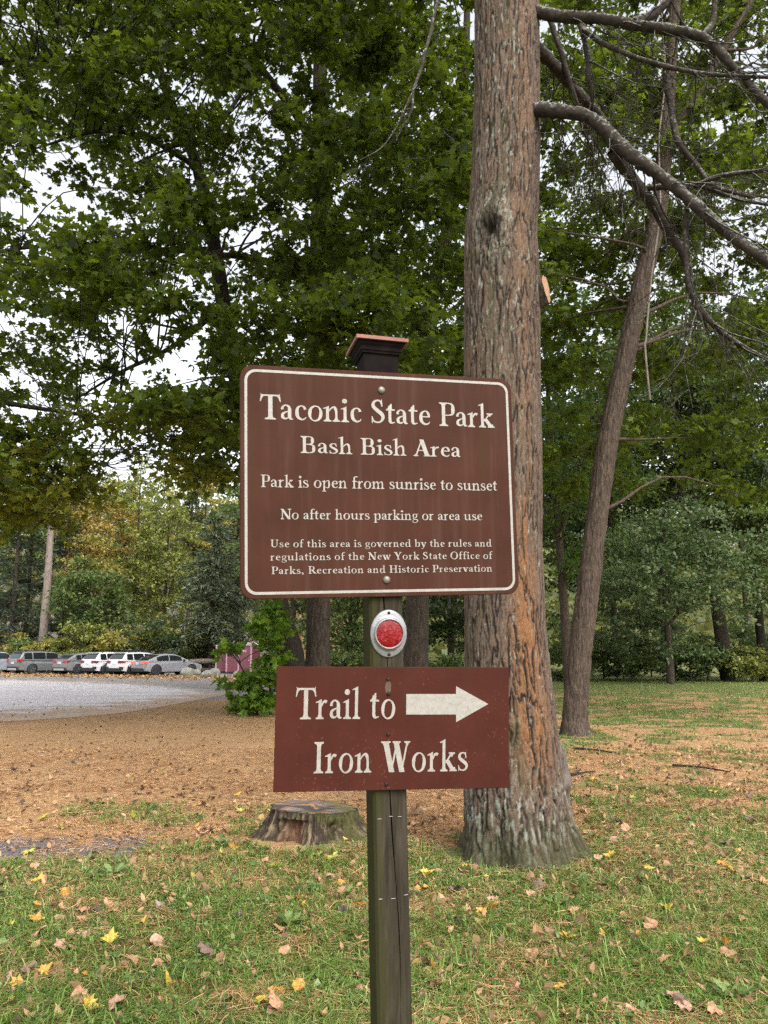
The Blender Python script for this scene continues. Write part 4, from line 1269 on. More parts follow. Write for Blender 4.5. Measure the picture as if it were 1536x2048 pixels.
GL['Y'] = (stem(.38, CW, 0, .48) + foot(.38, CW, .1) + diag(.37, .40, .13, .98, .19) + diag(.40, .42, .64, .98, .07) + foot(.13, .16, .09, 1.0, -1) + foot(.64, .06, .09, 1.0, -1), .76)
GL['O'] = (ringo(.43, .5, .4, .52, .2, .055), .86)
GL['H'] = (cst(.2) + cst(.7) + rect(.2, .48, .7, .535), .90)
GL['I'] = (cst(.21, CW + .01), .41)
GL['W'] = (diag(.16, .98, .39, 0, .2) + diag(.37, 0, .58, .98, .065) + diag(.54, .98, .77, 0, .2) + diag(.75, 0, .96, .98, .065) + foot(.16, .17, .09, 1.0, -1) + foot(.56, .16, .07, 1.0, -1) + foot(.96, .05, .085, 1.0, -1), 1.08)


def word_w(s, gap):
    return sum((GL[c][1] + gap) if c != ' ' else .30 for c in s) - gap


def lettering(name, s, x0, x1, yb, cap, mat, parent, yf, gap=0.0, bold=1.0):
    """one line of text on a panel face: from x0 to x1 along x, baseline yb, at depth yf"""
    k = (x1 - x0) / word_w(s, gap)
    x = x0
    V, Fl, n, q = [], [], 0, 0
    for c in s:
        if c == ' ':
            x += .30 * k
            continue
        polys, adv = GL[c]
        for p in polys:
            m = len(p)
            V.append(np.column_stack([x + p[:, 0] * k, np.full(m, yf - 6e-5 * (q % 7)), yb + p[:, 1] * cap]))
            half = m // 2
            if m > 12:            # a stroke: quads across it
                Fl.append(np.array([(n + i, n + i + 1, n + m - 2 - i, n + m - 1 - i) for i in range(half - 1)]))
            else:
                Fl.append(np.arange(n, n + m)[None])
            n += m
            q += 1
        x += (adv + gap) * k
    return mesh(name, np.concatenate(V), Fl, mat, parent)


# ------------------------------------------------------------------ the signpost
def Rz(a):
    return Matrix.Rotation(a, 4, 'Z')


k = NT('sign_brown')
pw = k.pos(obj=True)
f = k.noise(pw, 7, 5, 0.6)
st = k.noise(k.pos((26, 1, 1.6), True), 1.4, 4, 0.6)
sp = k.noise(pw, 160, 3, 0.6)
c = k.ramp(f, [(0.3, (0.041, 0.0158, 0.0098)), (0.7, (0.059, 0.0220, 0.0137))])
c = k.mix(k.ramp(st, [(0.50, 0.0), (0.72, 0.5)]), c, (0.074, 0.037, 0.027))
c = k.mix(k.ramp(st, [(0.30, 0.7), (0.42, 0.0)]), c, (0.044, 0.025, 0.0105))
c = k.mix(k.ramp(sp, [(0.72, 0.0), (0.76, 0.5)]), c, (0.20, 0.13, 0.10))
k.color(c)
k.set(0.6, 0, 0.07)
k.bump(k.noise(pw, 300, 3), 0.06, 0.002)
SIGN1 = k.m
k = NT('sign_red_brown')
pw = k.pos(obj=True)
f = k.noise(pw, 9, 5, 0.6)
st = k.noise(k.pos((40, 1, 2.0), True), 1.6, 4, 0.6)
sp = k.noise(pw, 110, 4, 0.7)
c = k.ramp(f, [(0.3, (0.043, 0.0100, 0.0062)), (0.7, (0.062, 0.0145, 0.0086))])
c = k.mix(k.ramp(st, [(0.5, 0.0), (0.75, 0.4)]), c, (0.045, 0.018, 0.012))
c = k.mix(k.math('MULTIPLY', k.ramp(sp, [(0.60, 0.0), (0.68, 0.8)]), k.ramp(k.noise(pw, 5, 2), [(0.48, 0.0), (0.62, 1.0)])), c, (0.17, 0.11, 0.07))
k.color(c)
k.set(0.62, 0, 0.12)
SIGN2 = k.m


def white(name, wear):
    k = NT(name)
    pw = k.pos(obj=True)
    f = k.noise(pw, 60, 4, 0.65)
    s2 = k.noise(k.pos((90, 1, 40), True), 2.2, 4, 0.75)
    c = k.ramp(f, [(0.3, (0.245, 0.228, 0.20)), (0.7, (0.335, 0.312, 0.28))])
    c = k.mix(k.ramp(s2, [(0.56, 0.0), (0.66, wear)]), c, (0.22, 0.15, 0.11))
    k.color(c)
    k.set(0.5)
    return k.m


WHITE1, WHITE2 = white('letter_white', 0.55), white('letter_white_worn', 0.75)

post_root = thing('signpost', 'wooden post carrying two brown park signs and a red reflector', 'sign post', (0.03, 2.13, 0))
PB = np.array([0.03, 2.13, 0])


def ax(z):       # middle of the post's front face at height z
    return np.array([0.0167 - 0.0218 * (z - 1.225), 2.104 + (2.0485 - z) * math.tan(rad(3.5)), z])


PYAW = rad(14)
PW = 0.0905
k = NT('weathered_post')
ob = k.pos(obj=True)
gr = k.noise(k.pos((30, 30, 1.3), True), 2.2, 6, 0.7, 0.8)
bl = k.noise(ob, 4.5, 4)
c = k.ramp(gr, [(0.3, (0.014, 0.0115, 0.008)), (0.5, (0.035, 0.029, 0.020)), (0.72, (0.066, 0.054, 0.038))])
c = k.mix(k.ramp(bl, [(0.45, 0.0), (0.7, 0.6)]), c, (0.034, 0.030, 0.014))
sep = k.n('SeparateXYZ')
k.l(k.n('NewGeometry').outputs['Normal'], sep.inputs[0])
c = k.mix(k.ramp(k.math('ADD', k.math('MULTIPLY', k.attr('algae'), 1.0), k.math('MULTIPLY', k.math('SUBTRACT', bl, .5), .8)), [(0.5, 0.0), (0.95, 0.75)]), c, (0.036, 0.035, 0.011))
k.color(c)
k.set(0.9, 0, 0.1)
k.bump(gr, 0.5, 0.004)
POSTM = k.m
# square post with eased corners, leaning; the crack is a real slit in its face
ZZ = np.linspace(-0.3, 2.31, 60)
xs_front = []
prof = []
h = PW / 2
e = 0.007
cr = 0.0022
V, al = [], []
for z in ZZ:
    o = ax(z) - PB
    cx_ = 0.004 + 0.012 * math.sin(z * 2.1 + .6) + 0.004 * math.sin(z * 9)
    wv = cr * (0.25 + 0.75 * smooth(0.55, 1.2, z)) * (1 - smooth(1.75, 1.9, z)) * (0.75 + .25 * math.sin(z * 23))
    ring = [(-h + e, 0), (cx_ - wv, 0), (cx_, 0.02), (cx_ + wv, 0), (h - e, 0), (h, e), (h, PW - e), (h - e, PW), (-h + e, PW), (-h, PW - e), (-h, e)]
    for x, y in ring:
        X_ = x * math.cos(PYAW) - y * math.sin(PYAW)
        Y_ = x * math.sin(PYAW) + y * math.cos(PYAW)
        V.append((o[0] + X_, o[1] + Y_, z))
        al.append(1.0 if x < -h + e + .001 else (0.35 if x > h - .02 else 0.12))
nk = 11
ii = np.arange(len(ZZ) * nk).reshape(len(ZZ), nk)
PF = np.stack([ii[:-1], np.roll(ii[:-1], -1, 1), np.roll(ii[1:], -1, 1), ii[1:]], -1).reshape(-1, 4)
post = mesh('post', V, [PF, ii[-1][None]], POSTM, post_root, attrs={'algae': al})

# staples in the face of the post
STM = simple('staple_steel', (0.26, 0.26, 0.265), .5, .5)
for px, py, tl in ((759, 1638, .0), (781, 1633, .06), (799, 1633, .02), (761, 1798, -.05), (786, 1797, .02), (812, 1790, .12)):
    d = ray(px, py)
    z = 1.6 + d[2] * 2.17 / d[1]
    o = ax(z)
    nv = np.array([math.sin(PYAW), -math.cos(PYAW), 0])
    xv = np.array([math.cos(PYAW), math.sin(PYAW), 0])
    t_ = ((o - np.array([0, 0, CAM_H])) @ nv) / (d @ nv)
    p_ = np.array([0, 0, CAM_H]) + d * t_ - PB + nv * 0.001
    q = np.array([p_ - xv * .0048, p_ + xv * .0048 + np.array([0, 0, tl * .01])])
    MB().tubes(q, [.0008, .0008], 5, True).build('staple', STM, post_root)

# cap: dark sleeve, stepped mouldings, copper rimmed pyramid
CAPD = simple('cap_dark_paint', (0.010, 0.007, 0.007), .8, var=.3, scale=30, spec=.06)
COPM = simple('cap_copper', (0.20, 0.074, 0.052), .55, .1, .2, 25)
ROOFM = simple('cap_top', (0.05, 0.045, 0.055), .35, .3, .3, 20)


def sq(mb, levels, cz):
    """stack of square outlines (half width, z) round the post axis"""
    Vs = []
    for hw, z in levels:
        o = ax(cz) - PB + np.array([-0.0218 * (z - cz), -math.tan(rad(3.5)) * (z - cz), 0])
        for x, y in ((-hw, h - hw), (hw, h - hw), (hw, h + hw), (-hw, h + hw)):
            Vs.append((o[0] + x * math.cos(PYAW) - y * math.sin(PYAW), o[1] + x * math.sin(PYAW) + y * math.cos(PYAW), z))
    n = len(levels)
    F = [(4 * i + j, 4 * i + (j + 1) % 4, 4 * i + 4 + (j + 1) % 4, 4 * i + 4 + j) for i in range(n - 1) for j in range(4)]
    F += [(3, 2, 1, 0), tuple(4 * n - 4 + j for j in range(4))]
    return mb.add(Vs, F)


capo = sq(MB(), [(h + .003, 2.26), (h + .003, 2.4075), (h + .008, 2.4075), (h + .009, 2.4145), (h + .0115, 2.4145), (h + .0125, 2.4245), (h + .017, 2.4305), (h + .018, 2.4345), (h + .022, 2.4375), (.01, 2.4380)], 2.39).build('post_cap', CAPD, post_root)
rimo = sq(MB(), [(h + .0265, 2.4382), (h + .0275, 2.4390), (h + .0275, 2.4475), (h + .026, 2.4490), (.02, 2.4495)], 2.39).build('cap_rim', COPM, capo)
sq(MB(), [(h + .024, 2.4500), (.012, 2.4725), (.004, 2.4735)], 2.39).build('cap_roof', ROOFM, capo)


def panel_matrix(pos, yaw, pit, rol):
    return Matrix.Translation(Vector(pos) - Vector(PB)) @ Matrix.Rotation(rad(yaw), 4, 'Z') @ Matrix.Rotation(rad(pit), 4, 'X') @ Matrix.Rotation(rad(rol), 4, 'Y')


def rounded(wd, hg, r, n=8):
    P = []
    for cx, cz, a0 in ((wd / 2 - r, hg / 2 - r, 0), (-wd / 2 + r, hg / 2 - r, 90), (-wd / 2 + r, -hg / 2 + r, 180), (wd / 2 - r, -hg / 2 + r, 270)):
        for i in range(n + 1):
            a = rad(a0 + 90 * i / n)
            P.append((cx + r * math.cos(a), cz + r * math.sin(a)))
    return P


# upper sign
W1, H1 = .7625, .6088
sg = MB().prism(rounded(W1, H1, .034), 0.0, 0.012).build('sign_panel', [SIGN1], post_root)
sg['label'] = 'large brown park sign with rounded corners and a white border line'
sg.matrix_local = panel_matrix((0, 2.0898, 2.0485), 15.1, 3.31, -2.14)
bevel(sg, 0.0015, 1)
a = np.array(rounded(W1 - .0225, H1 - .0225, .030, 10))
b = np.array(rounded(W1 - .0365, H1 - .0365, .024, 10))
n = len(a)
V = [(x, -0.0006, z) for x, z in a] + [(x, -0.0006, z) for x, z in b]
mesh('border_line', V, np.array([(i, (i + 1) % n, n + (i + 1) % n, n + i) for i in range(n)]), WHITE1, sg)
K = 1.25
for s, x0, x1, yb, cap, gap in (
        ('Taconic State Park', -.2646, .2594, .1288, .0530, .0), ('Bash Bish Area', -.1815, .1776, .0596, .0362, .01), ('Park is open from sunrise to sunset', -.2640, .2614, -.0139, .0258, .01),
        ('No after hours parking or area use', -.2234, .2234, -.0803, .0216, .01), ('Use of this area is governed by the rules and', -.2446, .2434, -.1383, .0158, .05),
        ('regulations of the New York State Office of', -.2448, .2433, -.1653, .0160, .06), ('Parks, Recreation and Historic Preservation', -.2429, .2426, -.1932, .0155, .05)):
    lettering('lettering', s, x0 * K, x1 * K, yb * K, cap * K, WHITE1, sg, -0.0008, gap)
BOLT = simple('bolt_zinc', (0.17, 0.155, 0.125), .5, .6, .3, 60)
for x, z in ((-.0014, .2027), (.001, -.2079)):
    MB().lathe([(.0105, 0), (.0102, -.002), (.008, -.0045), (.004, -.006), (.0, -.0064)], 18, 'y', (x * K, -.0002, z * K)).build('bolt', BOLT, sg, True)

# lower sign
W2, H2 = .615, .3118
sg2 = MB().prism([(-W2 / 2, -H2 / 2), (W2 / 2, -H2 / 2), (W2 / 2, H2 / 2), (-W2 / 2, H2 / 2)], 0.0, 0.006).build('sign_panel', [SIGN2], post_root)
sg2['label'] = 'lower red brown trail sign with a white arrow pointing right'
sg2.matrix_local = panel_matrix((.0273, 2.1313, 1.4066), 8.67, 3.72, .37)
bevel(sg2, 0.001, 1)
K2 = .615 / .525
lettering('lettering', 'Trail to', -.2197 * K2, .0027 * K2, .0202 * K2, .0672 * K2, WHITE2, sg2, -0.0008, .03)
lettering('lettering', 'Iron Works', -.1787 * K2, .1682 * K2, -.0947 * K2, .0664 * K2, WHITE2, sg2, -0.0008, .03)
ar = [(.0257, .0291), (.1393, .0288), (.1396, .0118), (.2141, .0516), (.1391, .0913), (.1392, .0739), (.0254, .0741)]
mesh('arrow', [(x * K2, -.0008, z * K2) for x, z in ar], [np.array([(0, 1, 5, 6)]), np.array([(2, 3, 4)])], WHITE2, sg2)
SCR = simple('screw_black', (0.02, 0.016, 0.014), .5, .5)
for x, z in ((-.0158, .106), (-.0145, .0749), (-.0139, -.0129), (-.0163, -.1202)):
    MB().lathe([(.0052, 0), (.0050, -.002), (.0034, -.0036), (.0015, -.004), (.0012, -.0025), (.0, -.0025)], 12, 'y', (x * K2, -.0002, z * K2)).build('screw', SCR, sg2, True)
RUST = simple('rust_stain', (0.085, 0.05, 0.03), .8, var=.4, scale=200)
rs = [(-.003, .0), (.002, .002), (.0075, -.012), (.006, -.03), (.0015, -.036), (-.006, -.034), (-.0085, -.018), (-.006, -.008)]
mesh('rust_stain', [((-.0155 + x * .9) * K2, -.0005, (.104 + z * .8) * K2) for x, z in rs], np.arange(len(rs))[None], RUST, sg2)

# reflector between the two signs
d = ray(777, 1267)
zc = 1.6 + d[2] * 2.13 / d[1]
o = ax(zc)
nv = np.array([math.sin(PYAW), -math.cos(PYAW), 0])
t_ = ((o - np.array([0, 0, CAM_H])) @ nv) / (d @ nv)
rc = np.array([0, 0, CAM_H]) + d * t_ - PB
ALU = simple('reflector_aluminium', (0.25, 0.25, 0.255), .5, .5, .18, 90)
a = np.linspace(0, 2 * np.pi, 48, endpoint=False)
mb = MB()
levels = [(.0495, .0625, 0), (.0495, .0625, -.003), (.0470, .0598, -.0045), (.0415, .0500, -.0045), (.0405, .0430, -.006), (.0400, .0405, -.013), (.0385, .0385, -.0145), (.0365, .0365, -.0140), (.0363, .0363, -.011)]
Vr = np.concatenate([np.stack([rx * np.cos(a), np.full(48, y), rz_ * np.sin(a)], -1) for rx, rz_, y in levels])
Fr = np.concatenate([np.stack([j * 48 + np.arange(48), j * 48 + (np.arange(48) + 1) % 48, (j + 1) * 48 + (np.arange(48) + 1) % 48, (j + 1) * 48 + np.arange(48)], -1) for j in range(len(levels) - 1)])
mb.add(Vr, Fr)
rf = mb.build('reflector', ALU, post_root, True)
rf['label'] = 'round red reflector in an oval metal plate'
rf.matrix_local = Matrix.Translation(Vector(rc)) @ Rz(PYAW) @ Matrix.Rotation(rad(3.5), 4, 'X') @ Matrix.Rotation(rad(-1.2), 4, 'Y')
k = NT('reflector_lens')
pw = k.pos(obj=True)
vo = k.n('TexVoronoi', Scale=260.0)
k.l(pw, vo.inputs['Vector'])
nz = k.noise(pw, 130, 3, .7)
c = k.ramp(nz, [(0.35, (0.11, 0.001, 0.003)), (0.56, (0.19, 0.003, 0.006)), (0.70, (0.34, 0.07, 0.07))])
k.color(c)
k.set(0.3, 0, 0.3, 0.05)
k.bump(vo.outputs['Distance'], 0.35, 0.002)
MB().lathe([(.0362, -.0115), (.030, -.0132), (.018, -.0146), (.0, -.0150)], 40, 'y').build('lens', k.m, rf, True)
for z in (.0545, -.0545):
    MB().lathe([(.0042, -.0042), (.004, -.006), (.002, -.007), (.0, -.007)], 10, 'y', (0, 0, z)).build('screw', SCR, rf, True)

# ------------------------------------------------------------------ cars on the far side of the lot
GLASS = simple('car_glass', (0.012, 0.014, 0.016), .08, 0, .1, 3, 0.8)
BLK = simple('car_black_plastic', (0.018, 0.018, 0.019), .6)
TYRE = simple('tyre_rubber', (0.02, 0.02, 0.021), .85)
ALLOY = simple('alloy_wheel', (0.42, 0.42, 0.44), .35, .7)
DARKRIM = simple('dark_wheel', (0.03, 0.03, 0.032), .4, .4)
SILV = simple('car_silver_trim', (0.5, 0.5, 0.5), .35, .5)
TAILR = simple('tail_lamp_red', (0.38, 0.012, 0.015), .2, 0, .1, 5, .6)
PLATE = simple('licence_plate', (0.62, 0.64, 0.68), .5)
CHARC = simple('under_car', (0.006, 0.006, 0.006), .9)


def paint(name, c):
    return simple(name, c, .32, .25, .05, 4, .5, .6)


def make_car(name, label, cat, mpaint, L, W, Ht, belt, roof, rimm, style, group):
    """roof: (rear base x, rear top x, front top x, cowl x), x forward from the middle of the car"""
    t = thing(name, label, cat, (0, 0, 0), 0, group)
    hl, hw = L / 2, W / 2
    R_ = style.get('wr', .36)
    xr, xf = -hl + style.get('ro', .98), hl - .92
    zb = style.get('zb', .28)
    ra = R_ + .055

    def arc(xc):
        a = np.linspace(math.asin((zb - R_) / ra), math.pi - math.asin((zb - R_) / ra), 14)
        return [(xc - ra * math.cos(q), R_ + ra * math.sin(q)) for q in a]

    a0 = math.asin(max(-1, (zb - R_) / ra))
    def arch_pts(xc):
        q = np.linspace(math.pi - a0, a0, 15)
        return [(xc + ra * math.cos(v), R_ + ra * math.sin(v)) for v in q]
    tail_z = belt * .98
    P = [(-hl + .10, zb + .06)] + arch_pts(xr) + arch_pts(xf) + [(hl - .12, zb + .02), (hl - .01, zb + .22), (hl - .03, zb + .42), (hl - .16, belt - .22), (roof[3] + .05, belt - .02), (roof[3] - .3, belt), (roof[0] + .12, belt + .02), (roof[0] - .02, tail_z)]
    P += [(-hl + style.get('tz', .02), belt - .12), (-hl + .005, zb + .42), (-hl, zb + .25)]
    # rings across the width: narrower, slightly tucked at the flanks
    ys = [(-1, .0), (-.93, .035), (.93, .035), (1, .0)]
    nP = len(P)
    Vb = []
    for fy, out_ in ((-1.0, 0), (-.94, 1), (.94, 1), (1.0, 0)):
        for x, z in P:
            end = smooth(hl - .75, hl, abs(x))
            y = fy * hw * (1 - .10 * end)
            if not out_:
                zz = z - (.035 if z > belt - .1 else 0)
                xx = x * (1 - .012 * end)
            else:
                zz, xx = z, x
            y *= 1 - .05 * smooth(.75, 1.15, zz / belt) - .03 * (1 - smooth(.2, .5, zz))
            Vb.append((xx, y, zz))
    Fb = []
    for j in range(3):
        for i in range(nP):
            i2 = (i + 1) % nP
            Fb.append((j * nP + i, j * nP + i2, (j + 1) * nP + i2, (j + 1) * nP + i))
    Fb += [tuple(range(nP - 1, -1, -1)), tuple(range(3 * nP, 4 * nP))]
    body = MB().add(Vb, Fb).build('body', mpaint, t)
    # greenhouse
    r0, r1, r2, r3 = roof
    xsn = np.array(sorted(set([r0, r0 + .25 * (r1 - r0), r0 + .6 * (r1 - r0), r1] + list(np.linspace(r1, r2, 7)) + [r2, r2 + .5 * (r3 - r2), r3])))
    wb, wr = hw * .94, hw * .74

    def zr(x):
        u = np.interp(x, [r0, r1, r2, r3], [0, 1, 1, 0])
        m = (x - r1) / (r2 - r1)
        crown = 0.05 * (1 - (2 * np.clip(m, 0, 1) - 1) ** 2) + style.get('slope', 0) * np.clip(1 - m, 0, 1) * -1
        return belt + (Ht - .05 - belt + crown) * (u ** .85) - .0

    Vg, ns = [], 9
    for x in xsn:
        z = zr(x)
        e_ = max(z - belt, 0.0)
        f = e_ / (Ht - belt)
        wt = wb + (wr - wb) * f
        zs = belt - .03
        Vg += [(x, -wb, zs), (x, -wb + (wb - wt) * .55, belt + e_ * .52), (x, -wt, z - .045 * f), (x, -wt * .82, z - .008 * f), (x, 0, z + .015 * f), (x, wt * .82, z - .008 * f), (x, wt, z - .045 * f), (x, wb - (wb - wt) * .55, belt + e_ * .52), (x, wb, zs)]
    Fg = []
    for j in range(len(xsn) - 1):
        for i in range(ns - 1):
            Fg.append((j * ns + i, (j + 1) * ns + i, (j + 1) * ns + i + 1, j * ns + i + 1))
    ro = MB().add(Vg, Fg).build('roof', mpaint, t, True)

    def side_pt(x, s, u, off=.012):
        e_ = max(zr(x) - belt, 0.0)
        f = e_ / (Ht - belt)
        wt = wb + (wr - wb) * f
        z0, z1 = belt - .0, zr(x) - .045 * f
        y = wb + (wt - wb) * u
        return (x, s * (y + off), z0 + (z1 - z0) * u)

    for s in (-1, 1):
        for xa, xb in style['win']:
            xx = np.linspace(xa, xb, 7)
            Vw = [side_pt(x, s, .10) for x in xx] + [side_pt(x, s, .90) for x in xx]
            Fw = [(i, i + 1, 8 + i, 7 + i) for i in range(6)]
            MB().add(Vw, Fw if s < 0 else [f[::-1] for f in Fw]).build('side_window', GLASS, t)
    for (xa, xb, nm) in ((r0, r1, 'rear_window'), (r3, r2, 'windscreen')):
        Vw = []
        for u in np.linspace(.14, .90, 5):
            x = xa + (xb - xa) * u
            z = zr(x)
            f = (z - belt) / (Ht - belt)
            wt = (wb + (wr - wb) * f) * .86
            nx = -.02 if nm == 'rear_window' else .02
            Vw += [(x + nx, -wt, z + .014), (x + nx, -wt * .5, z + .022), (x + nx, wt * .5, z + .022), (x + nx, wt, z + .014)]
        Fw = [(4 * i + j, 4 * i + j + 1, 4 * i + 5 + j, 4 * i + 4 + j) for i in range(4) for j in range(3)]
        MB().add(Vw, Fw).build(nm, GLASS, t)
    MB().box(-hl + .25, hl - .25, -hw * .8, hw * .8, zb - .04, belt * .7).build('underbody', CHARC, t)
    for x in (xr, xf):
        for s in (-1, 1):
            wl = MB().lathe([(R_ * .62, -.1), (R_ * .95, -.1), (R_, -.06), (R_, .06), (R_ * .95, .1), (R_ * .64, .1), (R_ * .62, .08)], 28, 'y').build('wheel', TYRE, t, True)
            wl.location = (x, s * (hw - .10), R_)
            rb = MB().lathe([(R_ * .66, s * .075), (R_ * .64, s * .088), (R_ * .58, s * .09), (R_ * .56, s * .05), (.05, s * .04), (.05, s * .085), (.0, s * .09)], 28, 'y')
            for q in range(5):
                a_ = 2 * math.pi * q / 5 + .3
                for da in (-.16, .16):
                    p0 = np.array([.045 * math.cos(a_), s * .082, .045 * math.sin(a_)])
                    p1 = np.array([R_ * .6 * math.cos(a_ + da), s * .085, R_ * .6 * math.sin(a_ + da)])
                    rb.tubes(np.array([p0, p1]), [.022, .018], 5)
            rb.build('rim', rimm, wl, False)
            # dark lip round the arch
            if style.get('clad'):
                q = np.linspace(a0, math.pi - a0, 15)
                yo = s * (hw * .972 + .012)
                Vc = [(x + ra * math.cos(v), yo, R_ + ra * math.sin(v)) for v in q] + [(x + (ra + .07) * math.cos(v), yo, R_ + (ra + .07) * math.sin(v)) for v in q]
                MB().add(Vc, [(i, i + 1, 16 + i, 15 + i) for i in range(14)]).build('arch_cladding', BLK, t)
    if style.get('clad'):
        for s in (-1, 1):
            MB().box(xr + ra + .04, xf - ra - .04, s * hw * .95 - .02, s * hw * .95 + .02, zb - .03, zb + .13).build('sill_cladding', BLK, t)
    # rear: bumper, lamps, plate
    bm = BLK
    bx = MB().box(-hl - .02, -hl + .16, -hw * .80, hw * .80, zb, zb + style.get('bh', .20)).build('bumper', bm, t)
    bevel(bx, .03)
    if style.get('skid'):
        sk = MB().box(-hl - .045, -hl + .05, -hw * .62, hw * .62, zb + .03, zb + .17).build('skid_plate', SILV, t)
        bevel(sk, .02)
    if style.get('corner'):
        for s in (-1, 1):
            cb = MB().box(-hl - .03, -hl + .2, min(s * hw * .62, s * hw * .92), max(s * hw * .62, s * hw * .92), zb + .12, zb + .34).build('bumper_corner', BLK, t)
            bevel(cb, .05)
    lz0, lz1, lin = style['lamp']
    for s in (-1, 1):
        yo, yi = s * hw * .90, s * hw * lin
        lp = MB().prism([(-hl - .025, lz0 + .03), (-hl + .22, lz0 + .06), (-hl + .30, lz1 - .02), (-hl - .01, lz1)], min(yo, yi), max(yo, yi) + (0.0)).build('tail_light', style.get('lampm', TAILR), t)
        bevel(lp, .02)
        MB().prism([(-hl + .02, lz0 + .05), (-hl + .30, lz0 + .10), (-hl + .34, lz1 - .04), (-hl + .04, lz1 - .01)], *sorted((s * hw * .89, s * hw * .955))).build('lamp_wrap', style.get('lampm', TAILR), lp)
    pz = style.get('plate', zb + .5)
    MB().box(-hl - .022, -hl + .02, -.17, .17, pz, pz + .13).build('licence_plate', PLATE, t)
    for s in (-1, 1):
        mr = MB().box(r3 - .55, r3 - .42, min(s * hw * .93, s * hw * 1.08), max(s * hw * .93, s * hw * 1.08), belt + .0, belt + .13).build('wing_mirror', style.get('mirror', mpaint), t)
        bevel(mr, .03)
        for hx in style.get('handles', ()):
            MB().box(hx, hx + .2, s * hw * .955 - .012, s * hw * .955 + .018, belt - .17, belt - .14).build('door_handle', mpaint, t)
        if style.get('rails'):
            q = spline([(r1 + .15, s * wr * .92, zr(r1 + .15) - .02), (r1 + .35, s * wr * .93, zr(r1 + .3) + .045), ((r1 + r2) / 2, s * wr * .93, zr((r1 + r2) / 2) + .05), (r2 - .25, s * wr * .93, zr(r2 - .2) + .035), (r2 - .1, s * wr * .92, zr(r2 - .1) - .02)], 16)
            MB().tubes(q, np.full(16, .022), 6).build('roof_rail', style.get('railm', BLK), t, True)
        # door seams
        for dx in style.get('seams', ()):
            MB().box(dx - .006, dx + .006, s * hw * .958 - .02, s * hw * .958 + .010, zb + .1, belt - .04).build('door_seam', BLK, t)
    if style.get('spoiler'):
        MB().prism([(r1 - .16, zr(r1) - .035), (r1 + .1, zr(r1) - .01), (r1 + .1, zr(r1) + .025), (r1 - .16, zr(r1) - .005)], -wr * .9, wr * .9).build('spoiler', style.get('spm', mpaint), t)
    if style.get('antenna'):
        MB().prism([(r1 + .2, zr(r1 + .2)), (r1 + .45, zr(r1 + .4)), (r1 + .22, zr(r1 + .2) + .09)], -.02, .02).build('roof_fin', BLK, t)
    return t


P_GREY, P_GUN, P_WHITE, P_SILVER, P_LBLUE = (paint('paint_grey', (0.15, 0.155, 0.16)), paint('paint_gunmetal', (0.19, 0.19, 0.195)), paint('paint_white', (0.72, 0.72, 0.72)),
                                             paint('paint_silver', (0.26, 0.26, 0.285)), paint('paint_silver_blue', (0.30, 0.33, 0.38)))
GRP = 'cars parked along the far side of the lot'


def put(o, px, Y, head):
    p = at(px, 1300, Y)
    o.location = (p[0], p[1], 0)
    o.rotation_euler = (0, 0, rad(head))


suv = dict(win=[(-2.02, -1.42), (-1.32, -.38), (-.30, .62)], lamp=(.86, 1.12, .66), rails=True, spoiler=True, skid=True, bh=.3, handles=(-.65, .35), seams=(-1.36, -.34, .95), antenna=True, ro=1.05, wr=.37)
car = make_car('parked_car', 'dark grey three row utility car with silver rear skid plate', 'car', P_GREY, 4.92, 1.92, 1.69, 1.06, (-2.40, -2.05, .45, 1.18), ALLOY, suv, GRP)
put(car, 90, 61.5, 52)
s2 = dict(win=[(-1.55, -1.15), (-1.08, -.28), (-.20, .62)], lamp=(.84, 1.02, .42), rails=False, spoiler=True, skid=True, bh=.24, handles=(-.55, .35), seams=(-1.12, -.24, .92), slope=.12, ro=.95, wr=.37)
car = make_car('parked_car', 'gunmetal grey utility car with sloping tail between the dark grey and white ones', 'car', P_GUN, 4.68, 1.90, 1.62, 1.04, (-2.28, -1.55, .30, 1.12), ALLOY, s2, GRP)
put(car, 176, 60.5, 56)
s3 = dict(win=[(-1.75, -1.25), (-1.17, -.30), (-.22, .62)], lamp=(.82, 1.02, .46), rails=True, spoiler=True, clad=True, corner=True, bh=.24, handles=(-.6, .35), seams=(-1.2, -.26, .92), ro=.92, wr=.36, lampm=simple('tail_lamp_dark_red', (0.16, 0.012, 0.016), .2), mirror=BLK)
wcar = make_car('parked_car', 'white crossover with black bumper corners parked beside the gunmetal car', 'car', P_WHITE, 4.47, 1.80, 1.62, 1.03, (-2.16, -1.72, .35, 1.10), DARKRIM, s3, GRP)
put(wcar, 229, 59.5, 56)
w2 = copy_tree(wcar)
w2['label'] = 'white crossover with black roof rack parked beside the silver sedan'
put(w2, 281, 58.5, 56)
rk = MB()
for x in (-.9, -.1):
    rk.box(x - .04, x + .04, -.6, .6, 1.69, 1.73)
rk.box(-1.1, .15, -.50, .50, 1.732, 1.78)
rk.build('roof_rack', BLK, w2)
LAMPO = NT('lit_tail_lamp')
LAMPO.color((0.5, 0.03, 0.02))
LAMPO.set(.2)
LAMPO.b.inputs['Emission Color'].default_value = (1.0, 0.10, 0.04, 1)
LAMPO.b.inputs['Emission Strength'].default_value = 0.55
s4 = dict(win=[(-1.35, -.42), (-.34, .62)], lamp=(.80, .98, .52), bh=.26, handles=(-.65, .3), seams=(-.38, .92), ro=.95, wr=.37, tz=.0, lampm=LAMPO.m, mirror=BLK)
car = make_car('parked_car', 'silver fastback sedan with lit tail lights and dark wheels beside the boulders', 'car', P_SILVER, 4.72, 1.88, 1.50, .98, (-2.15, -.95, .30, 1.25), DARKRIM, s4, GRP)
put(car, 336, 57.5, 47)
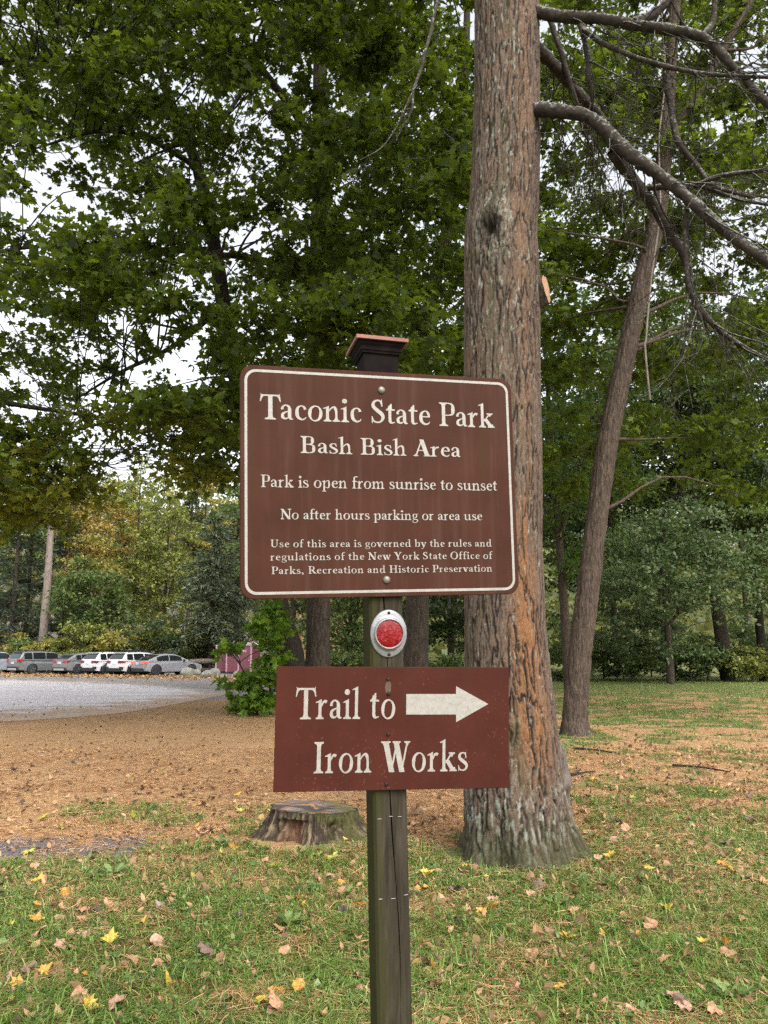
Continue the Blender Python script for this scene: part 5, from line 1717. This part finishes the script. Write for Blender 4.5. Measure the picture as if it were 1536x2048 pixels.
s5 = dict(suv, win=[(-1.8, -1.3), (-1.2, -.34), (-.26, .62)], skid=False)
car = make_car('parked_car', 'pale silver blue utility car cut off by the left edge of the photo', 'car', P_LBLUE, 4.6, 1.86, 1.68, 1.06, (-2.2, -1.78, .38, 1.12), ALLOY, s5, GRP)
put(car, -6, 63.0, 54)

# ------------------------------------------------------------------ portable toilets
TP, TD, TW = simple('toilet_maroon', (0.12, 0.032, 0.046), .5, var=.15), simple('toilet_door', (0.165, 0.048, 0.065), .5, var=.15), simple('toilet_trim', (0.42, 0.25, 0.30), .5)
TROOF = simple('toilet_roof', (0.50, 0.40, 0.43), .5)


def toilet(label):
    t = thing('portable_toilet', label, 'portable toilet', (0, 0, 0), 0, 'portable toilets behind the shrub')
    b = MB().box(-.56, .56, -.56, .56, .12, 2.08).build('cabin', TP, t)
    bevel(b, .04)
    MB().box(-.6, .6, -.6, .6, .0, .12).build('skid_base', BLK, t)
    r = MB().box(-.60, .60, -.60, .60, 2.08, 2.15)
    r.build('roof', TROOF, t)
    tp = MB()
    tp.add([(-.56, -.56, 2.15), (.56, -.56, 2.15), (.56, .56, 2.15), (-.56, .56, 2.15), (-.34, -.34, 2.26), (.34, -.34, 2.26), (.34, .34, 2.26), (-.34, .34, 2.26)], [(0, 1, 5, 4), (1, 2, 6, 5), (2, 3, 7, 6), (3, 0, 4, 7), (4, 5, 6, 7)])
    tp.box(-.30, .30, -.30, .30, 2.26, 2.33)
    tp.build('roof_hatch', TROOF, t)
    d = MB().box(-.42, .42, -.60, -.565, .16, 1.98).build('door', TD, t)
    MB().box(.30, .37, -.64, -.601, 1.0, 1.16).build('handle', TW, d)
    MB().box(-.30, .12, -.612, -.601, 1.62, 1.80).build('sign_plate', TW, d)
    mb = MB()
    for x in (-.50, .50):
        mb.box(x - .06, x + .06, -.612, -.565, .14, 2.06)
    mb.build('door_frame', TW, t)
    v = MB()
    for z in (1.86, 1.92, 1.98):
        v.box(-.58, -.562, -.35, .35, z, z + .03)
        v.box(.562, .58, -.35, .35, z, z + .03)
    v.build('vent', BLK, t)
    MB().lathe([(.05, 2.1), (.05, 2.5)], 10, 'z', (.45, .45, 0)).build('vent_pipe', TW, t)
    return t


for px, Y, hd, lb in ((452, 63, -16, 'leftmost maroon portable toilet near the log rail'), (473, 62, -16, 'middle maroon portable toilet partly hidden by shrub leaves'), (499, 57, -22, 'nearest maroon portable toilet with pale roof behind the shrub')):
    t = toilet(lb)
    p = at(px, 1300, Y)
    t.location = (p[0], p[1], 0)
    t.rotation_euler = (0, 0, rad(hd))

# ------------------------------------------------------------------ boulders, log rail
k = NT('boulder_stone')
pw = k.pos(obj=True)
f = k.noise(pw, 3, 6, .65)
k.color(k.mix(k.ramp(k.noise(pw, 1.4, 4), [(0.45, 0.0), (0.65, 0.75)]), k.ramp(f, [(0.3, (0.14, 0.135, 0.12)), (0.7, (0.34, 0.33, 0.30))]), (0.13, 0.14, 0.06)))
k.set(.9)
k.bump(f, .6, .05)
for px, py, wd, ht, lb in ((374, 1352, 26, 17, 'pale grey boulder just right of the silver sedan'), (390, 1351, 24, 13, 'mossy boulder touching the pale grey one'), (416, 1355, 28, 15, 'low mossy boulder on the gravel edge'), (429, 1352, 22, 16, 'pale upright boulder behind the low mossy one'), (474, 1352, 16, 10, 'small pale boulder below the maroon toilets')):
    p = gnd(px, py)
    sc = p[1] / FPX
    n1, n2 = 22, 14
    u, v = np.meshgrid(np.linspace(0, 2 * np.pi, n1, endpoint=False), np.linspace(0, np.pi, n2))
    q = np.stack([np.sin(v) * np.cos(u), np.sin(v) * np.sin(u), np.cos(v)], -1)
    q *= (0.75 + 0.5 * fbm(q * 1.6 + px, 4, 3))[..., None]
    q = q * np.array([wd * sc / 2, wd * sc / 2 * .8, ht * sc * .62]) + np.array([0, 0, ht * sc * .35])
    ii = np.arange(n1 * n2).reshape(n2, n1)
    Fq = np.stack([ii[:-1], np.roll(ii[:-1], -1, 1), np.roll(ii[1:], -1, 1), ii[1:]], -1).reshape(-1, 4)[:, ::-1].copy()
    tag(mesh('boulder', q.reshape(-1, 3), Fq, k.m, None, True, tuple(p)), lb, 'rock', 'boulders at the edge of the gravel')

t = thing('log_rail', 'weathered grey log rail on posts behind the sedan', 'fence', tuple(at(415, 1345, 65) * [1, 1, 0]))
mb = MB().tubes(spline([(-3.4, .1, .95), (-1, 0, .9), (1.5, -.1, .92), (3.6, 0, .86)], 20), .19 + .02 * np.sin(np.arange(20)), 12, True)
mb.build('log', M['bark_pale'], t, True)
for x in (-2.6, .2, 2.9):
    MB().tubes(np.array([(x, .05, -.1), (x, .05, .8)]), [.13, .12], 10, True).build('rail_post', M['bark_grey'], t, True)
lg = thing('fallen_log', 'dark fallen log lying on the ground below the log rail', 'log', tuple(at(425, 1345, 63.5) * [1, 1, 0]))
MB().tubes(spline([(-1.5, 0, .2), (0, .1, .22), (2.2, 0, .18)], 14), np.linspace(.2, .15, 14), 10, True).build('log', M['bark_grey'], lg, True)

# ------------------------------------------------------------------ what grows and lies on the ground
def spots(n, y0, y1, dens, pw=1.0, half=0.56):
    """n points in the wedge in front of the camera between depths y0 and y1, thinned by dens(x, y)"""
    res = []
    tot = 0
    while tot < n:
        u = rng.uniform(0, 1, n * 2)
        y = y0 * (y1 / y0) ** (u ** pw)
        x = rng.uniform(-1, 1, n * 2) * (half * y + 1.5)
        keep = rng.uniform(0, 1, n * 2) < dens(x, y)
        p = np.stack([x, y], -1)[keep]
        res.append(p)
        tot += len(p)
    return np.concatenate(res)[:n]


TREE_AT = np.array([[1.02, 6.75, 0.56], [-0.62, 7.35, 0.52], [0.03, 2.13, 0.07]])


def clear(x, y):
    ok = np.ones(np.shape(x))
    for a, b, r in TREE_AT:
        ok = ok * (np.hypot(x - a, y - b) > r)
    return ok


def blades(P, h, wd, lean, segs=2):
    """curved tapering grass blades: P (N,3)"""
    N = len(P)
    a = rng.uniform(0, 2 * np.pi, N)
    dr = np.stack([np.cos(a), np.sin(a), np.zeros(N)], -1)
    sd = np.stack([-np.sin(a), np.cos(a), np.zeros(N)], -1)
    ln = rng.uniform(lean[0], lean[1], N)[:, None] * h[:, None]
    up = np.array([0, 0, 1.0])
    m = P + dr * ln * 0.3 + up * (h * 0.6)[:, None]
    t = P + dr * ln + up * (h * np.clip(1.05 - 0.35 * ln[:, 0] / h, .15, 1))[:, None]
    wv = sd * wd[:, None]
    V = np.stack([P - wv, P + wv, m - wv * .75, m + wv * .75, t], 1)
    F = np.array([(0, 1, 3), (0, 3, 2), (2, 3, 4)])[None] + (np.arange(N) * 5)[:, None, None]
    return V.reshape(-1, 3), F.reshape(-1, 3)


def with_z(p, dz=0.0):
    return np.column_stack([p, ground_z(p[:, 0], p[:, 1]) + dz])


grass_m = leafmat('grass_blade', [(0.0, (0.045, 0.075, 0.013)), (0.35, (0.10, 0.185, 0.026)), (0.68, (0.205, 0.315, 0.06)), (0.82, (0.38, 0.38, 0.15)), (0.90, (0.58, 0.46, 0.25))], 0.35, (0.17, 0.22, 0.04), 0.5, 0.45)
straw_m = leafmat('pine_straw', [(0.0, (0.18, 0.085, 0.036)), (0.35, (0.38, 0.20, 0.085)), (0.7, (0.56, 0.34, 0.17)), (0.95, (0.68, 0.50, 0.28))], 0.1, (0.4, 0.2, 0.08), 0.6, 0.4)
weed_m = leafmat('weed_leaf', [(0.0, (0.045, 0.080, 0.020)), (0.4, (0.10, 0.165, 0.045)), (0.8, (0.19, 0.26, 0.085)), (0.97, (0.30, 0.34, 0.12))], 0.3, (0.15, 0.25, 0.04), 0.45, 0.4)
litter_m = leafmat('dead_leaf_bits', [(0.0, (0.05, 0.032, 0.02)), (0.3, (0.14, 0.08, 0.042)), (0.6, (0.27, 0.16, 0.085)), (0.85, (0.36, 0.22, 0.11)), (0.95, (0.48, 0.34, 0.09))], 0.15, (0.3, 0.2, 0.06), 0.7, 0.3)

gd = lambda x, y: np.clip(zone(x, y)[0] * 1.15 - 0.05, 0, 1) * clear(x, y) * (0.35 + 0.65 * smooth(0.35, 0.6, fbm(np.stack([x, y], -1) * 3.2, 77, 2)))
p1 = spots(235000, 3.3, 10, gd)
p2 = spots(38000, 9, 50, gd, 0.9)
P = with_z(np.concatenate([p1, p2]))
far_s = np.clip(P[:, 1] / 9, 1, 3.2)
V, Fc = blades(P, rng.gamma(3.2, 0.0135, len(P)) * np.clip(far_s, 1, 1.4) + 0.012, rng.uniform(0.0014, 0.0038, len(P)) * far_s, (0.5, 2.6))
tag(mesh('grass', V, Fc, grass_m), 'short green grass of the lawn with dry blades through it', 'grass', kind='stuff')

# pine straw: thick on the brown apron, sprinkled through the lawn
nd = lambda x, y: np.clip(1.0 - 0.35 * zone(x, y)[0] - .75 * zone(x, y)[1], 0, 1) * clear(x, y) * (0.3 + 0.7 * smooth(.4, .6, fbm(np.stack([x, y], -1) * 1.7, 91, 3)))
p = spots(180000, 3.3, 14, nd)
P = with_z(p, 0.004)
P[:, 2] += rng.uniform(0, 0.05, len(P)) * zone(P[:, 0], P[:, 1])[0]
N = len(P)
a = rng.uniform(0, 2 * np.pi, N)
ln = rng.uniform(0.03, 0.09, N)
dr = np.stack([np.cos(a), np.sin(a), rng.normal(size=N) * 0.12], -1) * ln[:, None]
sd = np.stack([-np.sin(a), np.cos(a), rng.normal(size=N) * .3], -1) * (rng.uniform(0.0008, 0.0016, N) * np.clip(P[:, 1] / 5, 1, 1.6))[:, None]
bow = np.stack([-np.sin(a), np.cos(a), np.ones(N)], -1) * rng.normal(size=(N, 1)) * 0.006
V = np.stack([P - dr - sd, P - dr + sd, P + bow + sd, P + bow - sd, P + dr + sd * .6, P + dr - sd * .6], 1)
V[..., 2] = np.maximum(V[..., 2], ground_z(V[..., 0], V[..., 1]) + 0.002)
Fc = np.array([(0, 1, 2, 3), (3, 2, 4, 5)])[None] + (np.arange(N) * 6)[:, None, None]
tag(mesh('pine_straw', V.reshape(-1, 3), Fc.reshape(-1, 4), straw_m), 'orange brown pine needles strewn over the ground', 'pine needles', kind='stuff')

# broad-leaved weeds and clover in the lawn
wd = lambda x, y: np.clip(zone(x, y)[0] - 0.1, 0, 1) * clear(x, y) * (.2 + .8 * smooth(0.40, 0.6, fbm(np.stack([x, y], -1) * 2.1, 55, 3)))
p = spots(4700, 3.3, 12, wd)
P = with_z(p, 0.01)
kk = rng.integers(3, 8, len(P))
big = rng.uniform(0, 1, len(P)) < 0.3
idx = np.repeat(np.arange(len(P)), kk)
a = rng.uniform(0, 2 * np.pi, len(idx))
al = np.stack([np.cos(a), np.sin(a), rng.uniform(0.1, 0.9, len(idx))], -1)
nn = np.stack([-np.cos(a) * .5, -np.sin(a) * .5, np.full(len(idx), 1.0)], -1) + rng.normal(size=(len(idx), 3)) * .25
sz = np.where(big[idx], rng.uniform(0.04, 0.085, len(idx)), rng.uniform(0.016, 0.036, len(idx)))
off = np.where(big[idx], 0.0, 0.035)[:, None] * rng.normal(size=(len(idx), 3)) * np.array([1, 1, .3]) + np.where(big[idx], 0, 0.025)[:, None] * np.array([0, 0, 1])
wide = np.where(big[idx], 0.75, 1.5)
V, Fc = scatter(OVAL_V * np.array([1.2, 1, 1]), OVAL_F, P[idx] + off, nn, sz, al)
tag(mesh('ground_cover', V, Fc, weed_m), 'low broad leaved weeds and clover in the lawn', 'weeds', kind='stuff')

# broken leaf bits
ld = lambda x, y: (0.25 + 0.75 * smooth(.45, .6, fbm(np.stack([x, y], -1) * 1.1, 44, 3))) * clear(x, y) * (1 - .6 * (x < -1) * (y > 10))
p = spots(14000, 3.3, 28, ld)
P = with_z(p, 0.012)
V, Fc = scatter(OVAL_V * np.array([1.5, 1, -2.5]), OVAL_F, P, rng.normal(size=(len(P), 3)) * 0.6 + np.array([0, 0, 1]), rng.uniform(0.02, 0.075, len(P)))
V[:, 2] = np.maximum(V[:, 2], ground_z(V[:, 0], V[:, 1]) + 0.003)
tag(mesh('leaf_litter', V, Fc, litter_m), 'small brown scraps of dead leaf scattered on the ground', 'leaf litter', kind='stuff')
BROAD = (np.array([(0, .4, 0.0), (0, 0, 0), (.22, .02, 0), (.42, .2, 0), (.36, .34, 0), (.5, .5, 0), (.33, .66, 0), (.26, .86, 0), (.05, .93, 0), (0, 1.05, 0), (-.12, .84, 0), (-.34, .74, 0), (-.36, .52, 0), (-.5, .36, 0), (-.38, .16, 0), (-.2, .04, 0)], float), np.array([(0, i, i % 15 + 1) for i in range(1, 16)]))
rng = np.random.default_rng(105)
# paler scraps caught in the lawn
lm3 = leafmat('pale_leaf_bits', [(0.0, (0.10, 0.06, 0.035)), (0.35, (0.26, 0.15, 0.08)), (0.6, (0.34, 0.20, 0.10)), (0.8, (0.44, 0.28, 0.16)), (0.93, (0.50, 0.36, 0.07))], 0.15, (0.4, 0.3, 0.1), 0.6, 0.5)
p = spots(4500, 3.3, 11, lambda x, y: clear(x, y) * np.clip(.15 + zone(x, y)[0], 0, 1) * (.3 + .7 * smooth(.4, .6, fbm(np.stack([x, y], -1) * 1.4, 144, 3))))
P = with_z(p, 0.032)
V, Fc = scatter(OVAL_V * np.array([.95, 1, -4.0]), OVAL_F, P, rng.normal(size=(len(P), 3)) * 0.7 + np.array([0, 0, 1]), rng.uniform(0.018, 0.06, len(P)))
V[:, 2] = np.maximum(V[:, 2], ground_z(V[:, 0], V[:, 1]) + 0.003)
tag(mesh('leaf_scraps', V, Fc, lm3), 'pale scraps of dry leaf caught in the lawn', 'leaf litter', kind='stuff')
p = spots(3000, 3.4, 15, lambda x, y: clear(x, y) * (.3 + .7 * smooth(-1, 1.5, x)) * (.35 + .65 * smooth(.42, .6, fbm(np.stack([x, y], -1) * 1.2, 164, 3))))
P = with_z(p, 0.03)
bt = BROAD[0].copy()
bt[:, 2] = -1.3 * bt[:, 0] ** 2 + .5 * (bt[:, 1] - .4) ** 2
V, Fc = scatter(bt, BROAD[1], P, rng.normal(size=(len(P), 3)) * 0.55 + np.array([0, 0, 1]), rng.uniform(0.03, 0.075, len(P)))
V[:, 2] = np.maximum(V[:, 2], ground_z(V[:, 0], V[:, 1]) + 0.004)
tag(mesh('dull_leaves', V, Fc, lm3), 'small dull torn leaves scattered thickly through lawn and needles', 'leaf litter', kind='stuff')
# leaves drifted along the row of cars
p = np.column_stack([rng.uniform(-44, -8, 5200), np.zeros(5200)])
p[:, 1] = np.interp(p[:, 0], [-44, -25, -12, -8], [66, 57.5, 52, 50]) + rng.normal(size=5200) * 2.2
V, Fc = scatter(OVAL_V * np.array([1.5, 1, -2.5]), OVAL_F, np.column_stack([p, np.full(5200, .03)]), rng.normal(size=(5200, 3)) * 0.5 + np.array([0, 0, 1]), rng.uniform(0.08, 0.18, 5200))
lm2 = leafmat('drifted_leaf', [(0.0, (0.16, 0.08, 0.035)), (0.5, (0.38, 0.2, 0.08)), (0.95, (0.55, 0.38, 0.14))], 0.1, (0.4, 0.2, 0.08), 0.7, 0.3)
tag(mesh('drifted_leaves', V, Fc, lm2), 'orange leaves drifted behind the parked cars', 'leaf litter', kind='stuff')


# fallen leaves large enough to pick out one by one
def fallen(kind, label, mats, group, places, size, T=MAPLE, curl=1.7):
    protos = []
    for v in range(4):
        tv = T[0].copy()
        tv[:, 2] = tv[:, 2] * curl * rng.uniform(-2.2, 1.0) + 0.22 * curl * rng.normal() * tv[:, 0] * (tv[:, 1] - .3) + rng.normal(size=len(tv)) * 0.05 * curl
        me = bpy.data.meshes.new(kind)
        me.from_pydata([tuple(q) for q in tv], [], [tuple(q) for q in T[1].tolist()])
        me.materials.append(mats[v % len(mats)])
        me.polygons.foreach_set('use_smooth', np.zeros(len(me.polygons), bool))
        protos.append(me)
    for i, (x, y) in enumerate(places):
        o = bpy.data.objects.new(kind, protos[i % 4])
        COL.objects.link(o)
        s = size * rng.uniform(0.75, 1.25)
        o.scale = (s, s, s)
        o.rotation_euler = (rng.normal() * 0.45 - 0.25, rng.normal() * 0.4, rng.uniform(0, 6.28))
        o.location = (x, y, float(ground_z(np.array(x), np.array(y))) + 0.03 + 0.026 * float(zone(np.array(x), np.array(y))[0]))
        tag(o, label, 'leaf', group)


def from_px(L):
    return [tuple(gnd(x, y)[:2]) for x, y in L]


yel = [simple('yellow_leaf', (0.44, 0.30, 0.045), .6, var=.35, scale=9), simple('gold_leaf', (0.45, 0.23, 0.04), .6, var=.35, scale=9)]
tan = [simple('tan_leaf', (0.36, 0.19, 0.105), .7, var=.3, scale=9), simple('pinkish_leaf', (0.37, 0.21, 0.14), .7, var=.3, scale=9)]
brn = [simple('brown_leaf', (0.14, 0.09, 0.065), .8, var=.3, scale=9), simple('dark_leaf', (0.06, 0.04, 0.03), .8, var=.3, scale=9)]
gryl = [simple('grey_leaf', (0.22, 0.165, 0.135), .8, var=.3, scale=9)]
gnl = [simple('green_yellow_leaf', (0.34, 0.33, 0.06), .6, var=.35, scale=9)]
fallen('fallen_leaf', 'bright yellow maple leaf lying on the grass', yel, 'yellow maple leaves on the lawn', from_px([
    (215, 1905), (170, 1975), (165, 2035), (62, 1855), (20, 1870), (850, 1790), (845, 1765), (960, 1835), (1135, 1890), (1270, 1895), (1410, 1905), (470, 1700), (75, 1775),
    (130, 1800), (340, 1985), (600, 1825), (690, 1690), (1440, 1740), (1455, 1750), (560, 1715), (290, 1860), (545, 1995), (1340, 1830), (40, 1990)]), 0.085)
fallen('fallen_leaf', 'tan and pink dry leaf curled on the grass', tan, 'tan dry leaves on the lawn', from_px([
    (75, 1890), (125, 1905), (150, 1840), (330, 1795), (350, 1810), (405, 1790), (230, 1840), (300, 1905), (580, 1915), (710, 1965), (400, 1965), (20, 1975), (140, 2020), (540, 2035),
    (560, 2040), (870, 1945), (930, 1950), (1255, 2035), (1460, 1920), (1515, 2010), (1435, 2042), (1245, 1860), (1310, 1870), (790, 1810), (860, 1990), (1040, 1990), (630, 1760), (655, 1765), (500, 1690), (25, 1780)]), 0.085, BROAD)
fallen('fallen_leaf', 'orange leaf with curled edges on the lawn', [yel[1], tan[0]], 'orange leaves on the lawn', from_px([
    (870, 1950), (885, 1960), (590, 1815), (240, 1770), (380, 1765), (320, 1945), (80, 1975), (1065, 1800), (1455, 1910), (1320, 1940), (720, 1820), (495, 1850)]), 0.08)
fallen('fallen_leaf', 'greenish yellow maple leaf on the needles beside the stump', gnl, 'greenish yellow leaves by the stump', from_px([
    (85, 1643), (325, 1635), (440, 1720), (545, 1745), (640, 1720), (660, 1725), (485, 1625), (120, 1660), (60, 1712)]), 0.1)
fallen('fallen_leaf', 'dark brown curled leaf lying on the needles', brn, 'dark curled leaves on the needles', from_px([
    (60, 1535), (150, 1530), (180, 1612), (270, 1590), (365, 1593), (420, 1665), (470, 1545), (235, 1545), (125, 1550), (25, 1545), (340, 1500), (440, 1490), (210, 1580), (300, 1545),
    (1250, 1545), (1200, 1555), (1290, 1580), (1180, 1600), (1330, 1640), (1440, 1700), (1380, 1650), (1310, 1500), (1230, 1640), (1140, 1640), (1500, 1600), (1420, 1610)]), 0.085)
fallen('fallen_leaf', 'yellow leaf lying on the orange needles', [yel[0], gnl[0]], 'yellow leaves on the needles', from_px([
    (265, 1565), (330, 1550), (400, 1610), (1170, 1485), (1235, 1430), (1270, 1600), (1185, 1560), (1330, 1545), (1420, 1590), (1480, 1660), (1290, 1745), (1360, 1700), (1215, 1720), (270, 1640), (480, 1590), (1390, 1470)]), 0.085)
fallen('fallen_leaf', 'large grey brown withered leaf standing in the grass left of the post', gryl, None, from_px([(318, 1830)]), 0.12, curl=1.6)

lz = lambda x, y: clear(x, y) * np.clip(.25 + zone(x, y)[0], 0, 1)
for kind_, lb_, mt_, gp_n, n_, y0_, y1_, sz_, T_, cu_ in (('fallen_leaf', 'crumpled tan leaf lying half sunk in the lawn', tan, 'crumpled tan leaves in the lawn', 75, 3.5, 8, .085, BROAD, 1.6), ('fallen_leaf', 'small golden leaf lying loose in the lawn', yel, 'small golden leaves in the lawn', 40, 3.5, 8.5, .06, BROAD, 1.4),
                                                    ('fallen_leaf', 'crumpled dark brown leaf lying in the turf', brn, 'crumpled dark leaves in the turf', 46, 3.6, 12, .085, BROAD, 2.0)):
    fallen(kind_, lb_, mt_, gp_n, [tuple(q) for q in spots(n_, y0_, y1_, lz)], sz_, T_, cu_)

# dandelion rosettes
def rosette(x, y, r, n, label, group=None):
    z = float(ground_z(np.array(x), np.array(y)))
    a = np.linspace(0, 2 * np.pi, n, endpoint=False) + rng.normal(size=n) * .25
    al = np.stack([np.cos(a), np.sin(a), rng.uniform(0.35, 1.3, n)], -1)
    nn = np.stack([-np.cos(a), -np.sin(a), np.full(n, .9)], -1)
    tv = np.array([(0, 0, 0), (.05, .3, 0), (.12, .45, 0), (.08, .52, 0), (.16, .72, -.06), (.10, .85, -.1), (0, 1, -.2), (-.10, .85, -.1), (-.16, .72, -.06), (-.08, .52, 0), (-.12, .45, 0), (-.05, .3, 0)])
    tf = np.array([(0, 1, 11), (1, 10, 11), (1, 2, 10), (2, 3, 10), (3, 9, 10), (3, 8, 9), (3, 4, 8), (4, 5, 8), (5, 7, 8), (5, 6, 7)])
    V, Fc = scatter(tv, tf, np.repeat([[0, 0, 0.0]], n, 0), nn, r * rng.uniform(.7, 1.2, n), al)
    tag(mesh('dandelion_plant', V, Fc, weed_m, loc=(x, y, z)), label, 'plant', group)


for px, py, r, n, lb in ((1465, 2010, .12, 15, 'large pale dandelion rosette in the lawn at the bottom right'), (580, 1860, .13, 15, 'dandelion rosette left of the wooden sign post'),
                         (225, 1760, .13, 12, 'leafy weed tuft at the front edge of the brown needles'), (440, 1690, .12, 11, 'weed tuft with upright leaves left of the stump'),
                         (690, 1800, .11, 11, 'upright weed close to the left side of the sign post'), (1115, 1815, .12, 13, 'leafy weed in front of the furrowed trunk')):
    gp = gnd(px, py)
    rosette(gp[0], gp[1], r, n, lb, 'weed rosettes in the lawn')

# fallen sticks by the leaning tree
k = 0
for pa, pb, lb in (((1150, 1500), (1240, 1512), 'thin dead stick lying on needles right of the furrowed trunk'), ((1345, 1535), (1460, 1548), 'long dead stick lying among leaves on the right'), ((1110, 1560), (1190, 1545), 'dark broken stick lying beside the furrowed trunk')):
    a_, b_ = gnd(*pa), gnd(*pb)
    mid_ = (a_ + b_) / 2 + np.array([.05, .1, .0])
    q = spline([a_, mid_, b_], 10)
    q[:, 2] = ground_z(q[:, 0], q[:, 1]) + 0.03
    mbk = MB().tubes(q - q[0], np.linspace(.022, .008, 10), 6)
    m_ = q[4] - q[0]
    mbk.tubes(np.array([m_, m_ + [.12, .18, .03], m_ + [.16, .4, .02]]), np.array([.01, .007, .003]), 5)
    tag(mbk.build('stick', M['bark'], None, True, tuple(q[0])), lb, 'stick', 'sticks fallen on the needles')
